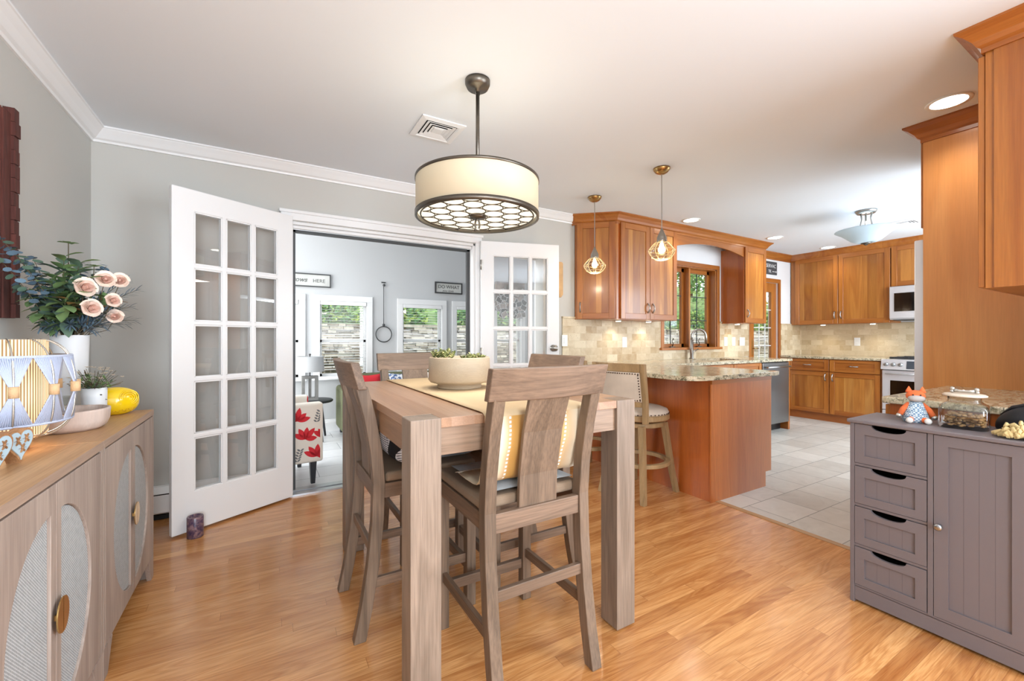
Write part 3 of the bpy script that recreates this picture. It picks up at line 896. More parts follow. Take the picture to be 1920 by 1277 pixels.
for (a, b) in ((x0 + 0.015, 4.695), (4.725, x1 - 0.015)):
    m = MB(); s = 0.045
    m.box(a, a + s, YF + 0.095, YF + 0.13, z0, z1 - 0.015, 0); m.box(b - s, b, YF + 0.095, YF + 0.13, z0, z1 - 0.015, 0)
    m.box(a, b, YF + 0.095, YF + 0.13, z0, z0 + s, 1); m.box(a, b, YF + 0.095, YF + 0.13, z1 - 0.015 - s, z1 - 0.015, 1)
    sash = m.build('sash', ['cherry_v', 'cherry_h'], wn, world=True)
    m = MB(); m.box(a + s, b - s, YF + 0.110, YF + 0.113, z0 + s, z1 - 0.015 - s)
    m.build('pane', 'glass', wn, world=True)
    m = MB(); cx = (a + b) / 2
    m.box(cx - 0.005, cx + 0.005, YF + 0.102, YF + 0.110, z0 + s, z1 - s - 0.015)
    for k in (1, 2):
        zz = z0 + s + (z1 - 0.015 - 2 * s - z0) * k / 3
        m.box(a + s, b - s, YF + 0.102, YF + 0.110, zz - 0.005, zz + 0.005)
    m.build('grille', 'dark_line', wn, world=True)
    m = MB(); cx = (a + b) / 2
    m.box(cx - 0.04, cx + 0.04, YF + 0.06, YF + 0.092, z0, z0 + 0.012)
    m.tube([(cx, YF + 0.075, z0 + 0.012), (cx + 0.01, YF + 0.07, z0 + 0.05), (cx - 0.015, YF + 0.07, z0 + 0.08), (cx + 0.01, YF + 0.065, z0 + 0.115)], 0.006, 8)
    m.build('crank_handle', 'bronze', wn, world=True)
m = MB(); m.box(4.695, 4.725, YF + 0.02, YF + 0.13, z0, z1 - 0.015)
m.build('mullion', 'cherry_v', wn, world=True)

dr = thing('door_3', 'cherry back door with tall gridded glass, right of the hanging cabinet', None, (6.38, YF, 0), kind='structure')
m = MB(); x0, x1, z1 = 6.03, 6.74, 2.0; c = 0.06
m.box(x0 - c, x1 + c, YF - 0.018, YF, z1, z1 + c, 1); m.box(x0 - c, x0, YF - 0.018, YF, 0, z1, 0); m.box(x1, x1 + c, YF - 0.018, YF, 0, z1, 0)
m.build('door_casing', ['cherry_v', 'cherry_h'], dr, world=True, bevel=0.003)
m = MB()
vs, fs = plate([(x0, 0.01), (x1, 0.01), (x1, z1), (x0, z1)], [[(x0 + 0.12, 0.25), (x1 - 0.13, 0.25), (x1 - 0.13, z1 - 0.14), (x0 + 0.12, z1 - 0.14)]], YF + 0.02, YF + 0.06)
m.add(vs, fs); m.build('door_leaf', 'cherry_v', dr, world=True, bevel=0.003)
m = MB(); m.box(x0 + 0.12, x1 - 0.13, YF + 0.038, YF + 0.042, 0.25, z1 - 0.14); m.build('pane', 'glass', dr, world=True)
m = MB()
for k in range(1, 3): xx = x0 + 0.12 + (x1 - x0 - 0.25) * k / 3; m.box(xx - 0.006, xx + 0.006, YF + 0.03, YF + 0.037, 0.25, z1 - 0.14)
for k in range(1, 6): zz = 0.25 + (z1 - 0.39) * k / 6; m.box(x0 + 0.12, x1 - 0.13, YF + 0.03, YF + 0.037, zz - 0.006, zz + 0.006)
m.build('grille', 'white', dr, world=True)
m = MB(); m.box(x0 + 0.04, x0 + 0.075, YF + 0.008, YF + 0.02, 0.93, 1.15); m.tube([(x0 + 0.057, YF + 0.012, 1.02), (x0 + 0.057, YF - 0.03, 1.02), (x0 + 0.14, YF - 0.035, 1.02)], 0.008, 8)
m.build('handle', 'brass', dr, world=True)

# ------------------------------------------------------------------ wall trim in the kitchen
def backsplash(name, x0, x1, y0, y1, z0, z1, mat):
    m = MB(); m.box(x0, x1, y0, y1, z0, z1); return struct(name, m, mat)
BT = 1.372
m = MB()
m.box(2.655, 4.135, YF - 0.012, YF, 0.905, BT); m.box(4.135, 5.285, YF - 0.012, YF, 0.905, 1.018); m.box(5.285, 5.97, YF - 0.012, YF, 0.905, BT)
struct('trim_6', m, 'trav_xz', 'travertine splashback under the window wall cabinets')
m = MB(); m.box(6.80, XK, YF - 0.012, YF, 0.0, BT)
struct('trim_7', m, 'trav_xz', 'travertine splashback right of the back door')
m = MB(); m.box(XK - 0.012, XK, 0.9, YF - 0.012, 0.905, BT + 0.01)
struct('trim_8', m, 'trav_yz', 'travertine splashback on the far kitchen wall')
m = MB(); m.box(2.65, 2.83, YF - 0.022, YF, BT, BT + 0.018); m.box(5.285, 5.33, YF - 0.022, YF, BT, BT + 0.018); m.box(6.80, 7.1, YF - 0.022, YF, BT, BT + 0.018)
struct('trim_9', m, 'trav_xz', 'thin stone ledge along the top of the splashback')

# ------------------------------------------------------------------ cabinets
def door_obj(name, parent, origin, ang, w_, h_, handle=None, hz=None, mats=('cherry', 'cherry_v', 'cherry_h'), stile=0.058, drawer=False, T=0.02):
    """shaker door: local X = width, local -Y = outward; origin = lower corner in world xy, z"""
    m = MB(); s = stile; g = 0.0
    m.box(0, s, -T, 0, 0, h_, 1); m.box(w_ - s, w_, -T, 0, 0, h_, 1)
    rs = s if not drawer else 0.035
    m.box(s, w_ - s, -T, 0, 0, rs, 2); m.box(s, w_ - s, -T, 0, h_ - rs, h_, 2)
    m.box(s, w_ - s, -T + 0.008, -0.002, rs, h_ - rs, 0 if not drawer else 2)
    o = m.build(name, [mats[0], mats[1], mats[2]], None, bevel=0.0018, seg=1)
    o.matrix_basis = parent.matrix_basis.inverted() @ Matrix.Translation(Vector(origin)) @ Matrix.Rotation(ang, 4, 'Z')
    o.parent = parent
    if handle:
        hx, hz_, vert = handle
        m = MB(); L = 0.10
        pts = []
        for k in range(9):
            q = k / 8; off = -T - 0.004 - 0.026 * math.sin(PI * q)
            p = (hx, off, hz_ - L / 2 + L * q) if vert else (hx - L / 2 + L * q, off, hz_)
            pts.append(p)
        m.tube(pts, [0.0045 + 0.003 * abs(math.cos(PI * k / 8)) for k in range(9)], 8)
        hdl = m.build('handle', 'steel', None)
        hdl.parent = o
    return o

def wall_cabinet(label, x0, x1, yb, yf, z0, z1, doors, group=None):
    """cabinet on the far (window) wall, doors face -Y"""
    c = thing('wall_cabinet', label, 'cabinet', ((x0 + x1) / 2, yb, z0), 0, group)
    m = MB(); m.box(x0, x1, yf, yb, z0, z1); m.build('body', 'cherry_red', c, world=True, bevel=0.001)
    for (a, b, hside) in doors:
        wd = b - a
        hx = wd - 0.035 if hside == 'r' else 0.035
        door_obj('door', c, (a, yf - 0.001, z0 + 0.004), 0, wd, z1 - z0 - 0.008, (hx, 0.12, True))
    return c
UZ0, UZ1 = 1.362, 2.365
YC = 3.205   # carcass front of the window wall cabinets
# angled end cabinet
c = thing('wall_cabinet', 'angled cherry end cabinet nearest the grey wall and right glazed door', 'cabinet', (2.95, 3.45, UZ0))
A = (2.815, YF - 0.012); B = (3.115, YC)
m = MB(); m.prism([A, (2.815, YF - 0.03), B, (3.14, YC), (3.14, YF - 0.012)], UZ0, UZ1); m.build('body', 'cherry_v', c, world=True)
L = math.hypot(B[0] - 2.815, B[1] - (YF - 0.03)); an = math.atan2(B[1] - (YF - 0.03), B[0] - 2.815)
nx, ny = math.sin(an), -math.cos(an)
door_obj('door', c, (2.815 + 0.012 * math.cos(an) + nx * .001, YF - 0.03 + 0.012 * math.sin(an) + ny * .001, UZ0 + 0.004), an, L - 0.03, UZ1 - UZ0 - 0.008, (0.035, 0.12, True))
wall_cabinet('cherry double-door wall cabinet left of the sink window', 3.14, 4.03, YF - 0.012, YC, UZ0, UZ1, [(3.16, 3.583, 'r'), (3.59, 4.02, 'l')])
wall_cabinet('narrow cherry wall cabinet between sink window and back door', 5.335, 5.83, YF - 0.001, YC, UZ0, UZ1 - 0.02, [(5.345, 5.82, 'l')])
# arched valance
c = thing('valance', 'arched cherry valance bridging the two cabinets over the sink window', 'valance', (4.68, YC + 0.02, 2.2))
top = UZ1; n = 20
bot = [(4.03 + (5.335 - 4.03) * i / n, 2.215 + 0.075 * (1 - ((i / n - 0.5) * 2) ** 2)) for i in range(n + 1)]
m = MB()
vs, fs = plate(bot + [(5.335, top), (4.03, top)], [], YC, YC + 0.02); m.add(vs, fs)
m.build('arch_board', 'cherry_h', c, world=True)
# crown over window wall cabinets
cp = [(0, -0.02), (0.008, -0.02), (0.008, 0.0), (0.02, 0.01), (0.03, 0.03), (0.052, 0.055), (0.068, 0.066), (0.074, 0.07), (0.074, 0.08), (0, 0.08)]
t2 = math.tan(math.radians(22.5))
crown_path('trim_10', [(2.79, YF), (2.80, YF - 0.03), (3.115, YC), (5.83, YC), (5.83, YF), (XK - 0.34, YF), (XK - 0.34, 1.05)],
           [(-1.0, -0.35), (-0.8, -0.75), (-0.42, -1.0), (1, -1), (1, -1), (-1, -1), (-1, 0)], UZ1, 'cherry_h', 1.0, 'cherry crown moulding over the kitchen cabinets', prof=cp)

# far wall cabinets (doors face -X)
def far_door(parent, x, y0, y1, z0, z1, hy=None, hz=None, vert=True, drawer=False):
    # local X runs along -Y so that outward (-Y local) maps to -X
    ang = -PI / 2
    hw = None
    if hy is not None: hw = (y1 - hy, hz - z0, vert)
    return door_obj('drawer' if drawer else 'door', parent, (x, y1, z0), ang, y1 - y0, z1 - z0, hw, drawer=drawer)
XU = 7.10
c = thing('wall_cabinet', 'large cherry double-door wall cabinet on the far kitchen wall', 'cabinet', (7.25, 2.87, 1.37))
m = MB(); m.box(XU, XK - 0.001, 2.285, YF - 0.014, 1.372, UZ1); m.build('body', 'cherry_v', c, world=True)
far_door(c, XU - 0.001, 2.875, 3.44, 1.376, UZ1 - 0.004, 2.91, 1.50)
far_door(c, XU - 0.001, 2.29, 2.868, 1.376, UZ1 - 0.004, 2.833, 1.50)
c = thing('wall_cabinet', 'small cherry cabinet above the microwave', 'cabinet', (7.25, 1.9, 1.84))
m = MB(); m.box(XU, XK - 0.001, 1.52, 2.282, 1.838, UZ1); m.build('body', 'cherry_v', c, world=True)
far_door(c, XU - 0.001, 1.905, 2.275, 1.842, UZ1 - 0.004)
far_door(c, XU - 0.001, 1.525, 1.898, 1.842, UZ1 - 0.004)
XB = 6.80
c = thing('base_cabinet', 'cherry base cabinet with two drawers on the far kitchen wall', 'cabinet', (7.1, 2.87, 0))
m = MB(); m.box(XB, XK - 0.013, 2.275, YF - 0.013, 0.10, 0.872); m.box(XB + 0.02, XK - 0.013, 2.275, YF - 0.013, 0.0, 0.10); m.build('body', 'cherry_y', c, world=True)
far_door(c, XB - 0.001, 2.862, 3.40, 0.70, 0.862, 3.13, 0.785, False, True)
far_door(c, XB - 0.001, 2.29, 2.85, 0.70, 0.862, 2.57, 0.785, False, True)
far_door(c, XB - 0.001, 2.862, 3.40, 0.11, 0.69, 2.90, 0.62)
far_door(c, XB - 0.001, 2.29, 2.85, 0.11, 0.69, 2.812, 0.62)
m = MB(); m.box(XB - 0.03, XK - 0.013, 2.272, 3.50, 0.874, 0.905)
tag(m.build('countertop', 'granite', bevel=0.006), 'granite worktop on the far kitchen wall beside the range', 'countertop')

# microwave
c = thing('microwave', 'stainless steel over-the-range microwave under the small cabinet', 'microwave', (7.2, 1.9, 1.40))
m = MB(); m.box(7.04, XK - 0.013, 1.525, 2.278, 1.405, 1.835); m.build('case', 'steel_white', c, world=True, bevel=0.004)
m = MB(); m.box(7.018, 7.039, 1.70, 2.275, 1.42, 1.825); m.build('door', 'steel_white', c, world=True, bevel=0.004)
m = MB(); m.box(7.012, 7.0175, 1.74, 2.225, 1.51, 1.745); m.build('window', 'black_glass', c, world=True)
m = MB(); m.box(7.03, 7.4, 1.56, 2.24, 1.396, 1.4045); m.build('vent_grille', 'dark_line', c, world=True)
# range
c = thing('range', 'stainless steel gas range at the far kitchen wall', 'stove', (7.1, 1.89, 0))
m = MB(); m.box(6.80, XK - 0.014, 1.512, 2.268, 0.09, 0.895); m.box(6.84, XK - 0.02, 1.53, 2.25, 0.0, 0.09); m.build('body', 'steel_white', c, world=True, bevel=0.004)
m = MB(); m.hexa([(6.725, 1.512, 0.775), (6.799, 1.512, 0.775), (6.799, 2.268, 0.775), (6.725, 2.268, 0.775)], [(6.745, 1.512, 0.90), (6.799, 1.512, 0.90), (6.799, 2.268, 0.90), (6.745, 2.268, 0.90)])
cp_ = m.build('control_panel', 'steel_white', c, world=True, bevel=0.004)
for yy in (2.215, 2.145, 2.075, 1.66, 1.59):
    m = MB(); m.lathe([(0.001, 0), (0.024, 0), (0.022, 0.02), (0.001, 0.022)], n=20); m.xf(Matrix.Translation((6.737, yy, 0.84)) @ Matrix.Rotation(-PI / 2 - 0.15, 4, 'Y') )
    m.build('knob', 'steel', c, world=True)
m = MB(); m.hexa([(6.725, 1.74, 0.79), (6.735, 1.74, 0.79), (6.735, 2.02, 0.79), (6.725, 2.02, 0.79)], [(6.740, 1.74, 0.885), (6.75, 1.74, 0.885), (6.75, 2.02, 0.885), (6.740, 2.02, 0.885)]); m.build('display', 'screen', c, world=True)
m = MB(); m.box(6.755, 6.799, 1.52, 2.262, 0.27, 0.765); m.build('oven_door', 'steel_white', c, world=True, bevel=0.005)
m = MB(); m.box(6.750, 6.7545, 1.60, 2.18, 0.36, 0.64); m.build('oven_window', 'black_glass', c, world=True)
m = MB(); m.tube([(6.72, 1.56, 0.725), (6.72, 2.22, 0.725)], 0.011, 10); m.box(6.72, 6.756, 1.575, 1.595, 0.717, 0.733); m.box(6.72, 6.756, 2.185, 2.205, 0.717, 0.733); m.build('oven_handle', 'steel_white', c, world=True)
m = MB(); m.box(6.757, 6.799, 1.52, 2.262, 0.10, 0.262); m.build('warming_drawer', 'steel_white', c, world=True, bevel=0.004)
m = MB()
for yy in (1.60, 1.74, 1.89, 2.04, 2.18): m.box(6.84, 7.36, yy - 0.008, yy + 0.008, 0.915, 0.93)
for xx in (6.86, 7.10, 7.34): m.box(xx - 0.008, xx + 0.008, 1.56, 2.22, 0.905, 0.93)
m.build('grate', 'cast', c, world=True)

# window wall base run: sink base, dishwasher, end panel
YBF = 2.90
c = thing('base_cabinet', 'cherry sink base cabinet left of the dishwasher', 'cabinet', (4.4, 3.2, 0))
m = MB(); m.box(3.50, 5.175, YBF, YF - 0.014, 0.10, 0.873); m.box(3.50, 5.175, YBF + 0.06, YF - 0.014, 0, 0.10); m.build('body', 'cherry_h', c, world=True)
for a, b in ((3.55, 4.05), (4.06, 4.60), (4.61, 5.165)):
    door_obj('door', c, (a, YBF - 0.001, 0.11), 0, b - a, 0.58, (0.04, 0.5, True))
    door_obj('drawer', c, (a, YBF - 0.001, 0.70), 0, b - a, 0.165, ((b - a) / 2, 0.08, False), drawer=True)
c = thing('dishwasher', 'stainless steel dishwasher at the end of the sink counter', 'dishwasher', (5.48, 3.2, 0))
m = MB(); m.box(5.18, 5.775, YBF + 0.01, YF - 0.014, 0.10, 0.872); m.box(5.2, 5.75, YBF + 0.07, YF - 0.02, 0.0, 0.10); m.build('tub', 'black', c, world=True)
m = MB(); m.box(5.182, 5.773, YBF - 0.025, YBF + 0.009, 0.105, 0.862); m.build('door', 'steel_dark', c, world=True, bevel=0.004)
m = MB(); m.tube([(5.22, YBF - 0.06, 0.81), (5.735, YBF - 0.06, 0.81)], 0.011, 10); m.box(5.24, 5.26, YBF - 0.06, YBF - 0.025, 0.80, 0.82); m.box(5.70, 5.72, YBF - 0.06, YBF - 0.025, 0.80, 0.82)
m.build('handle', 'steel', c, world=True)
m = MB(); m.box(5.78, 5.82, YBF - 0.01, YF - 0.014, 0, 0.872)
tag(m.build('end_panel', 'cherry_y'), 'narrow cherry end panel right of the dishwasher', 'panel')
# peninsula cabinet
c = thing('peninsula_cabinet', 'cherry veneered kitchen peninsula behind the bar stools', 'cabinet', (3.1, 2.4, 0))
m = MB()
m.prism([(2.725, 1.875), (3.405, 1.875), (3.405, 3.50), (2.725, 3.50)], 0, 0.115)
m.prism([(2.725, 1.875), (3.478, 1.875), (3.478, 3.50), (2.725, 3.50)], 0.115, 0.873)
m.build('body', 'cherry_red', c, world=True)
m = MB(); m.box(2.722, 3.48, 1.862, 1.8745, 0.835, 0.872); m.build('top_rail', 'cherry_h', c, world=True)
m = MB(); m.prism([(2.715, 1.865), (3.40, 1.865), (3.40, 1.8745), (2.715, 1.8745)], 0.0, 0.835); m.prism([(3.40, 1.865), (3.478, 1.865), (3.478, 1.8745), (3.40, 1.8745)], 0.115, 0.835)
m.build('end_board', 'cherry_panel_end' if False else wood('cherry_end_veneer', (178, 98, 38), (206, 126, 60), 'z', 0.34, ring=1.0, fib=0.2, coat=0.25), c, world=True)
# L shaped granite with rounded corner and sink cut-out
R = 0.14
cor = [(2.44 + R - R * math.cos(t), 1.80 + R - R * math.sin(t)) for t in [PI / 2 * k / 8 for k in range(9)]]
r2 = 0.06
cor2 = [(3.515 - r2 + r2 * math.sin(t), 1.80 + r2 - r2 * math.cos(t)) for t in [PI / 2 * k / 5 for k in range(6)]]
outer = cor + cor2 + [(3.515, 2.865), (5.835, 2.865), (5.835, YF - 0.013), (2.44, YF - 0.013)]
vs, fs = plate(outer, [[(4.45, 3.02), (5.10, 3.02), (5.10, 3.38), (4.45, 3.38)]], 0.874, 0.905)
m = MB(); m.add([(p[0], p[2], p[1]) for p in vs], fs)
tag(m.build('countertop', 'granite', bevel=0.006, seg=3), 'L-shaped granite worktop over peninsula and sink run', 'countertop')
c = thing('sink', 'stainless steel undermount sink below the kitchen window', 'sink', (4.77, 3.2, 0.7))
m = MB(); m.box(4.44, 5.11, 3.01, 3.39, 0.68, 0.69); m.box(4.44, 4.449, 3.01, 3.39, 0.69, 0.872); m.box(5.101, 5.11, 3.01, 3.39, 0.69, 0.872); m.box(4.45, 5.10, 3.01, 3.019, 0.69, 0.872); m.box(4.45, 5.10, 3.381, 3.39, 0.69, 0.872)
m.build('basin', 'steel', c, world=True)
c = thing('faucet', 'arched steel pull-down faucet in front of the sink window', 'faucet', (4.62, 3.44, 0.905))
m = MB(); m.lathe([(0.001, 0), (0.03, 0), (0.03, 0.008), (0.021, 0.02), (0.019, 0.24), (0.001, 0.241)], n=16); m.build('base', 'nickel', c)
m = MB(); pts = [(0, 0, 0.22)] + [(0.07 - 0.07 * math.cos(t) * 1.0, -0.0 - 0.10 * (1 - math.cos(t)) / 2, 0.28 + 0.09 * math.sin(t)) for t in [PI * k / 10 for k in range(11)]] + [(0.14, -0.10, 0.19)]
m.tube(pts, [0.014] * 12 + [0.017], 10); m.build('spout', 'nickel', c)
m = MB(); m.tube([(0.015, 0, 0.09), (0.05, 0, 0.095), (0.11, -0.01, 0.125)], [0.012, 0.008, 0.006], 8); m.build('lever', 'nickel', c)

# outlets and switches
def plate_on_wall(name, label, x, z, w_, h_, kind='outlet', y=YF - 0.012, ang=0, cat='outlet', xw=None):
    c = thing(name, label, cat, (x, y, z), ang)
    m = MB(); m.box(-w_ / 2, w_ / 2, -0.006, 0, -h_ / 2, h_ / 2); m.build('cover_plate', 'white_plastic', c, bevel=0.002)
    m = MB()
    if kind == 'outlet':
        for s in (-1, 1): m.box(-0.014, 0.014, -0.0085, -0.006, s * 0.025 - 0.014, s * 0.025 + 0.014)
    else:
        k = max(1, round(w_ / 0.045) - 1)
        for i in range(k): xx = (i - (k - 1) / 2) * 0.046; m.box(xx - 0.012, xx + 0.012, -0.010, -0.006, -0.03, 0.03)
    m.build('socket' if kind == 'outlet' else 'rocker', 'white_plastic', c, bevel=0.001)
    return c
plate_on_wall('wall_outlet', 'white outlet on the splashback under the double-door cabinet', 3.53, 1.12, 0.072, 0.118)
plate_on_wall('wall_outlet', 'white outlet just right of the sink window, leftmost of three plates', 5.42, 1.12, 0.072, 0.118)
plate_on_wall('light_switch', 'narrow white switch between two plates beside the sink window', 5.60, 1.12, 0.072, 0.118, 'switch', cat='switch')
plate_on_wall('light_switch', 'wide white switch plate nearest the back door', 5.80, 1.12, 0.12, 0.118, 'switch', cat='switch')
plate_on_wall('light_switch', 'white switch plate peeking out beside the right glazed door', 2.68, 1.14, 0.072, 0.118, 'switch', cat='switch')
plate_on_wall('wall_outlet', 'white outlet on the splashback of the far kitchen wall', XK - 0.012, 1.115, 0.072, 0.118, y=2.77, ang=-PI / 2)

# fridge alcove panel, fridge, over-fridge cabinet
PX = 3.44
m = MB(); m.box(PX, PX + 0.02, YR + 0.002, 0.955, 0, UZ1)
tag(m.build('fridge_panel', 'cherry_panel'), 'tall cherry side panel enclosing the refrigerator', 'panel')
c = thing('cabinet_over_fridge', 'cherry cabinet above the refrigerator, its door edge showing', 'cabinet', (3.9, 0.6, 1.83))
m = MB(); m.box(PX + 0.021, 4.38, YR + 0.002, 0.95, 1.83, UZ1); m.build('body', 'cherry_v', c, world=True)
for a in (PX + 0.022, 3.925):
    o = door_obj('door', c, (a + 0.45, 0.951, 1.835), PI, 0.45, UZ1 - 1.84)
c = thing('refrigerator', 'stainless steel refrigerator beside the tall cherry panel', 'refrigerator', (3.92, 0.6, 0))
m = MB(); m.box(PX + 0.03, 4.37, YR + 0.01, 0.945, 0.01, 1.78); m.build('cabinet_body', 'steel_white', c, world=True)
m = MB(); m.box(PX + 0.03, 3.915, 0.947, 1.005, 0.04, 1.765); m.build('door', 'steel_white', c, world=True, bevel=0.006)
m = MB(); m.box(3.922, 4.37, 0.947, 1.005, 0.04, 1.765); m.build('door', 'steel_white', c, world=True, bevel=0.006)
m = MB(); m.tube([(3.87, 1.04, 0.6), (3.87, 1.04, 1.5)], 0.012, 8); m.box(3.86, 3.88, 1.005, 1.04, 0.62, 0.64); m.box(3.86, 3.88, 1.005, 1.04, 1.46, 1.48); m.build('handle', 'steel', c, world=True)
# near counter run
c = thing('base_cabinet', 'cherry base cabinet just visible behind the grey storage cabinet', 'cabinet', (3.0, 0.5, 0))
m = MB(); m.box(2.57, PX - 0.001, YR + 0.002, 0.83, 0.10, 0.852); m.box(2.60, PX - 0.001, YR + 0.01, 0.77, 0.0, 0.10)
m.build('body', 'cherry_red', c, world=True)
door_obj('door', c, (3.42, 0.831, 0.11), PI, 0.42, 0.735, (0.04, 0.6, True))
door_obj('door', c, (2.99, 0.831, 0.11), PI, 0.41, 0.735, (0.37, 0.6, True))
m = MB(); m.box(2.545, PX - 0.001, YR + 0.002, 0.855, 0.854, 0.885)
tag(m.build('countertop', 'granite', bevel=0.006), 'granite worktop behind the grey storage cabinet', 'countertop')
c = thing('wall_cabinet', 'tall cherry wall cabinet at the near right, above the dog treats', 'cabinet', (2.9, 0.35, 1.37))
m = MB(); m.box(2.585, PX - 0.001, YR + 0.002, 0.525, 1.37, 2.365); m.build('body', 'cherry_v', c, world=True)
m = MB(); m.box(2.578, 2.5845, YR + 0.002, 0.50, 1.37, 2.345); m.build('side_panel', 'cherry_v', c, world=True)
door_obj('door', c, (3.0, 0.527, 1.374), PI, 0.41, 0.965, (0.04, 0.12, True))
door_obj('door', c, (3.43, 0.527, 1.374), PI, 0.42, 0.965, (0.38, 0.12, True))
crown_path('trim_11', [(2.58, YR), (2.58, 0.527), (PX, 0.527), (PX, 0.957), (4.4, 0.957)], [(-1, 0), (-1, 1), (-1, 1), (-1, 1), (0, 1)], UZ1, 'cherry_y', 1.0, 'cherry crown moulding over the near cabinets', prof=cp)

# ------------------------------------------------------------------ ceiling fixtures
def recessed(x, y, label, power):
    c = thing('recessed_light', label, 'ceiling light', (x, y, CEIL), 0, None)
    m = MB(); m.lathe([(0.075, -0.0005), (0.095, -0.0005), (0.093, -0.006), (0.075, -0.004)], n=32, caps=False); m.build('trim_ring', 'white_plastic', c)
    m = MB(); m.lathe([(0.001, -0.003), (0.075, -0.003), (0.075, -0.0005), (0.001, -0.0005)], n=32); m.build('lens', 'led', c)
    light('SPOT', 'downlight', (0, 0, -0.02), power, (1, 0.95, 0.88), (0, 0, 0), 0.06, spot=math.radians(130), blend=0.9, parent=c)
    return c
recessed(3.20, 0.785, 'large recessed downlight nearest the viewer, above the near cabinets', 16)
recessed(3.99, 2.98, 'recessed downlight over the sink window cabinets, leftmost of the far row', 14)
recessed(5.60, 2.96, 'recessed downlight in the middle of the far row', 14)
recessed(6.85, 2.90, 'small recessed downlight near the far cabinets', 10)

def vent(label, x, y, s, h, rz=0):
    c = thing('ceiling_vent', label, 'vent', (x, y, CEIL), rz)
    m = MB(); a = s / 2
    m.ring_sweep([[(-q, -q, z), (q, -q, z), (q, q, z), (-q, q, z)] for q, z in ((a, -0.001), (a, -0.008), (a - 0.03, -0.014), (a - 0.04, -0.006))], 0, True, False, False)
    m.build('frame', 'white', c)
    m = MB()
    for k, q in enumerate((a - 0.045, a - 0.067, a - 0.089)):
        m.ring_sweep([[(-p, -p, z), (p, -p, z), (p, p, z), (-p, p, z)] for p, z in ((q, -0.010), (q - 0.016, -0.003), (q - 0.018, -0.005), (q - 0.002, -0.012))], 0, True, False, False, loop=True)
    m.box(-0.03, 0.03, -0.03, 0.03, -0.012, -0.004)
    m.build('louvre', 'white', c)
    m = MB(); m.box(-a + 0.035, a - 0.035, -a + 0.035, a - 0.035, -0.0018, -0.0005); m.build('duct', 'gap', c)
vent('square white ceiling vent beside the drum chandelier', 0.915, 2.475, 0.27, 0.02)
vent('white ceiling vent behind the glass bowl ceiling light', 6.105, 1.85, 0.27, 0.02)

# drum chandelier
CX, CY = 0.915, 1.905
c = thing('drum_chandelier', 'lit drum chandelier with ring patterned diffuser over the dining table', 'chandelier', (CX, CY, CEIL))
def Z(z): return z - CEIL
m = MB(); m.lathe([(0.001, Z(CEIL - 0.001)), (0.062, Z(CEIL - 0.001)), (0.062, Z(2.425)), (0.052, Z(2.405)), (0.012, Z(2.402)), (0.010, Z(2.39)), (0.001, Z(2.388))], n=32); m.build('canopy', 'bronze', c)
m = MB(); m.lathe([(0.001, Z(2.385)), (0.0095, Z(2.385)), (0.0095, Z(1.93)), (0.001, Z(1.93))], n=12); m.build('rod', 'bronze', c)
m = MB()
pts = [(0.013 * math.cos(t), 0, Z(2.388) + 0.018 * math.sin(t)) for t in [2 * PI * k / 14 for k in range(14)]]
m.tube(pts, 0.0032, 6, closed=True); m.build('link', 'bronze', c)
R = 0.302
zt, zb = Z(1.938), Z(1.768)
m = MB(); m.lathe([(R, zt - 0.004), (R, zb + 0.008), (R - 0.004, zb + 0.008), (R - 0.004, zt - 0.004)], n=96, caps=False); m.build('shade', 'drum', c)
for zz, hh in ((zt, 0.006), (zb, 0.010)):
    m = MB(); m.lathe([(R - 0.008, zz - hh), (R + 0.004, zz - hh), (R + 0.004, zz + hh), (R - 0.008, zz + hh), (R - 0.008, zz - hh)], n=96, caps=False); m.build('rim', 'bronze', c)
m = MB(); m.lathe([(0.001, zb + 0.010), (R - 0.01, zb + 0.010), (R - 0.01, zb + 0.013), (0.001, zb + 0.013)], n=96); m.build('diffuser', 'diffuser', c)
m = MB(); Rr = 0.278
m.tube([(Rr * math.cos(2 * PI * k / 64), Rr * math.sin(2 * PI * k / 64), zb - 0.002) for k in range(64)], 0.004, 6, closed=True)
for row in range(-5, 6):
    for col in range(-5, 6):
        px = (col + (0.5 if row % 2 else 0)) * 0.097; py = row * 0.084
        rr = 0.0475
        a_ = 1.03; 
        x_, y_ = px * math.cos(a_) - py * math.sin(a_), px * math.sin(a_) + py * math.cos(a_)
        pts = []
        for k in range(25):
            t = 2 * PI * k / 24
            q = (x_ + rr * math.cos(t), y_ + rr * math.sin(t), zb - 0.002)
            if math.hypot(q[0], q[1]) < Rr: pts.append(q)
            else:
                if len(pts) > 2: m.tube(pts, 0.0026, 5)
                pts = []
        if len(pts) > 2: m.tube(pts, 0.0026, 5)
m.build('ring_grille', 'bronze', c)
m = MB(); m.lathe([(0.001, zb + 0.006), (0.042, zb + 0.006), (0.042, zb - 0.006), (0.030, zb - 0.012), (0.001, zb - 0.013)], n=32); m.build('bottom_plate', 'bronze', c)
m = MB(); m.tube([(0.014 * math.cos(t) * 0.85, 0.003, zb - 0.040 + 0.026 * math.sin(t)) for t in [2 * PI * k / 18 for k in range(18)]], 0.005, 8, closed=True)
fin = m.build('finial_ring', 'bronze', c); 
light('POINT', 'chandelier_glow', (0, 0, Z(1.85)), 1.4, (1, 0.98, 0.95), size=0.12, parent=c)
light('AREA', 'chandelier_down', (0, 0, zb - 0.06), 7, (1, 0.92, 0.80), size=0.5, parent=c)

